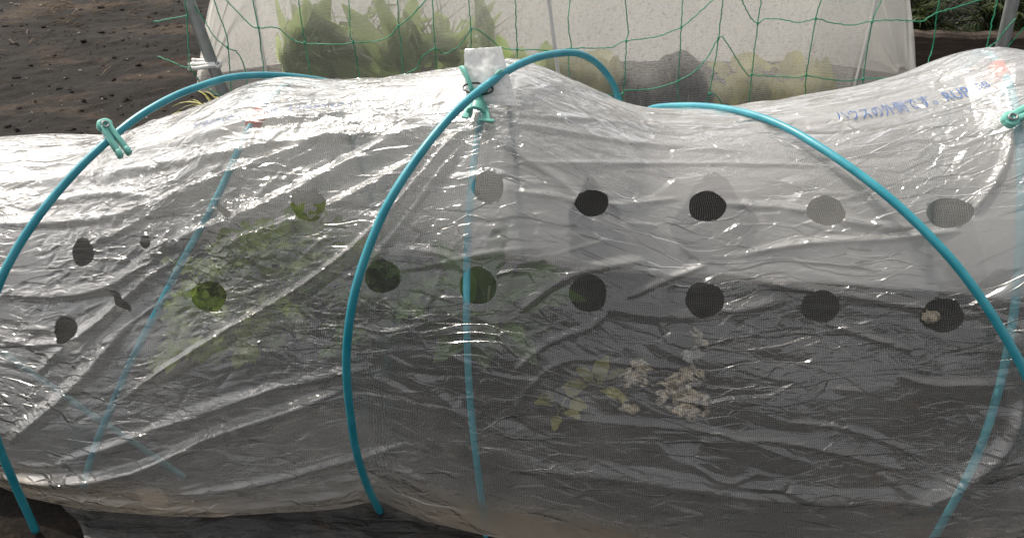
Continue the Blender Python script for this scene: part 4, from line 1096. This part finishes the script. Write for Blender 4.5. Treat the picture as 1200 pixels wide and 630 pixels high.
for k in range(110):
    if k < 70: x, y = random.gauss(-2.05, 0.22), random.gauss(3.45, 0.25)
    else: x, y = random.uniform(-2.2, -0.8), random.uniform(1.6, 3.6)
    i = min(np.searchsorted(gx, x), len(gx) - 1); j = min(np.searchsorted(gy, y), len(gy) - 1); z = GZ[i, j] + 0.004
    an = random.gauss(0.5, 0.7); l = random.uniform(0.03, 0.13)
    a = np.array([x, y, z]); d = np.array([math.cos(an), math.sin(an), random.uniform(-0.02, 0.12)]) * l
    tube_data(spline([a, a + d * 0.5 + np.array([0, 0, 0.006]), a + d], 6), 0.0014, 5, True, V, Fc)
o = link('dry_straw', mesh('dry_straw', V, Fc), M['straw']); tag(o, 'dry straw bits lying on the dark soil', 'straw', None, 'stuff')
# weeds at the foot of the left pole
V, Fc, T = [], [], []
for k in range(70):
    c = on_y(random.gauss(246, 10), random.gauss(88, 14), 2.16 + random.uniform(-0.06, 0.06)); c[2] = max(0.0, c[2] * 0.35)
    az = random.uniform(1.9, 4.4) if k % 3 else random.uniform(-1, 1)
    d = np.array([math.cos(az), math.sin(az) * 0.5, random.uniform(0.25, 1.2)])
    leaf(V, Fc, T, c, d, (0, 0, 1), random.uniform(0.05, 0.17), random.uniform(0.003, 0.006), 0.9, 0, nu=7, nv=3, tone=random.random())
me = mesh('weed_tuft', V, Fc); set_point_attr(me, 'tone', T)
o = link('weed_tuft', me, M['yellow']); tag(o, 'tuft of thin yellow-green weeds at the foot of the left pole', 'weeds')
V, Fc, T = [], [], []
c0 = on_y(266, 118, 2.02)
for k in range(16):
    az = random.uniform(0, 6.28); d = np.array([math.cos(az), math.sin(az), random.uniform(0.2, 1.0)])
    leaf(V, Fc, T, c0, d, (0, 0, 1), random.uniform(0.012, 0.03), 0.006, 0.9, 0, nu=5, nv=3, tone=random.random())
me = mesh('weed_sprig', V, Fc); set_point_attr(me, 'tone', T)
o = link('weed_sprig', me, M['bushleaf']); tag(o, 'small bright green sprig at the base of the left pole by the film', 'weeds')
# a small green sheet of netting hem at the pole foot
# ------------------------------------------------------------------ wooden board and bush at the back right
def board(name, x0, x1, y, z0, z1, lab, seed):
    bm = bmesh.new(); nx = 50
    rows = []
    rnd = random.Random(seed)
    for i in range(nx):
        x = x0 + (x1 - x0) * i / (nx - 1); w1 = 0.006 * math.sin(x * 7 + seed) + rnd.uniform(-0.003, 0.003)
        rows.append([bm.verts.new((x, y + a_, b_)) for a_, b_ in [(0, z0), (rnd.uniform(-.003, .003), (z0 + z1) / 2), (0, z1 - 0.012 + w1), (0.012, z1 + w1), (0.05, z1 + w1), (0.06, z0)]])
    for A_, B_ in zip(rows, rows[1:]):
        for t in range(5): bm.faces.new((A_[t], A_[t + 1], B_[t + 1], B_[t]))
    bm.faces.new(rows[0]); bm.faces.new(rows[-1][::-1]); bmesh.ops.recalc_face_normals(bm, faces=bm.faces[:])
    o = link(name, bm_mesh(bm, name, False), M['wood']); tag(o, lab, 'board')
b0 = on_y(1030, 40, 2.78); b1 = on_y(1058, 40, 2.78)
board('wooden_board', xr + 0.10, b1[0] - 0.015, 2.86, -0.05, b0[2] - 0.003, 'short dark board end beside the right gathered end of the rear net', 3)
board('wooden_board', b1[0] + 0.012, b1[0] + 1.6, 2.78, -0.05, b0[2], 'long weathered dark wooden board edging the ground below the bush', 5)
def bush(name, cx, cy, wx, wy, hgt, n, lab, seed):
    rnd = random.Random(seed); V, Fc, T = [], [], []; SV, SF = [], []
    base = np.array([cx, cy, 0.0])
    for k in range(n):
        az = rnd.uniform(0, 6.28); rad = math.sqrt(rnd.random())
        tip = np.array([math.cos(az) * rad * wx, math.sin(az) * rad * wy, hgt * rnd.uniform(0.12, 1.0) * (1 - 0.35 * rad * rad)])
        st = np.array([tip[0] * 0.35, tip[1] * 0.35, tip[2] * 0.3])
        pts = spline([st * 0.3, st, (st + tip) / 2 + np.array([0, 0, 0.04]), tip], 16)
        tube_data(pts, np.linspace(0.004, 0.001, 16), 4, True, SV, SF)
        tone = rnd.random()
        for i in range(5, 16):
            for sgn in (-1, 1, 0):
                dd = pts[min(i + 1, 15)] - pts[i - 1]; dd /= np.linalg.norm(dd) + 1e-9
                side = np.cross(dd, [0, 0, 1.0]); side /= np.linalg.norm(side) + 1e-9
                d = dd * 0.8 + side * sgn * rnd.uniform(0.6, 1.1) + np.array([0, 0, rnd.uniform(-0.3, 0.3)])
                leaf(V, Fc, T, pts[i], d, (0, 0, 1), rnd.uniform(0.03, 0.065), rnd.uniform(0.004, 0.008), 0.5, 0, nu=4, nv=3, tone=min(1, max(0, tone + rnd.uniform(-0.3, 0.3))))
    root = empty(name, base); tag(root, lab, 'bush', 'bushes behind the board')
    me = mesh('leaves', V, Fc); set_point_attr(me, 'tone', T); link('leaves', me, M['bushleaf'], root)
    link('stems', mesh('stems', SV, SF), M['wood'], root)
bx = on_y(1075, 10, 3.0)[0]
bush('bush', bx, 3.06, 0.30, 0.22, 0.36, 130, 'dark feathery bush rising behind the short board by the net end', 1)
bush('bush', bx + 0.42, 3.00, 0.32, 0.22, 0.40, 150, 'feathery bush with yellowish tips left of the right grey pole', 2)
bush('bush', bx + 0.85, 2.98, 0.30, 0.22, 0.42, 130, 'bush standing behind and right of the right grey pole', 4)
bush('bush', bx - 0.12, 3.20, 0.25, 0.2, 0.40, 80, 'small bush half hidden behind the white net end', 6)
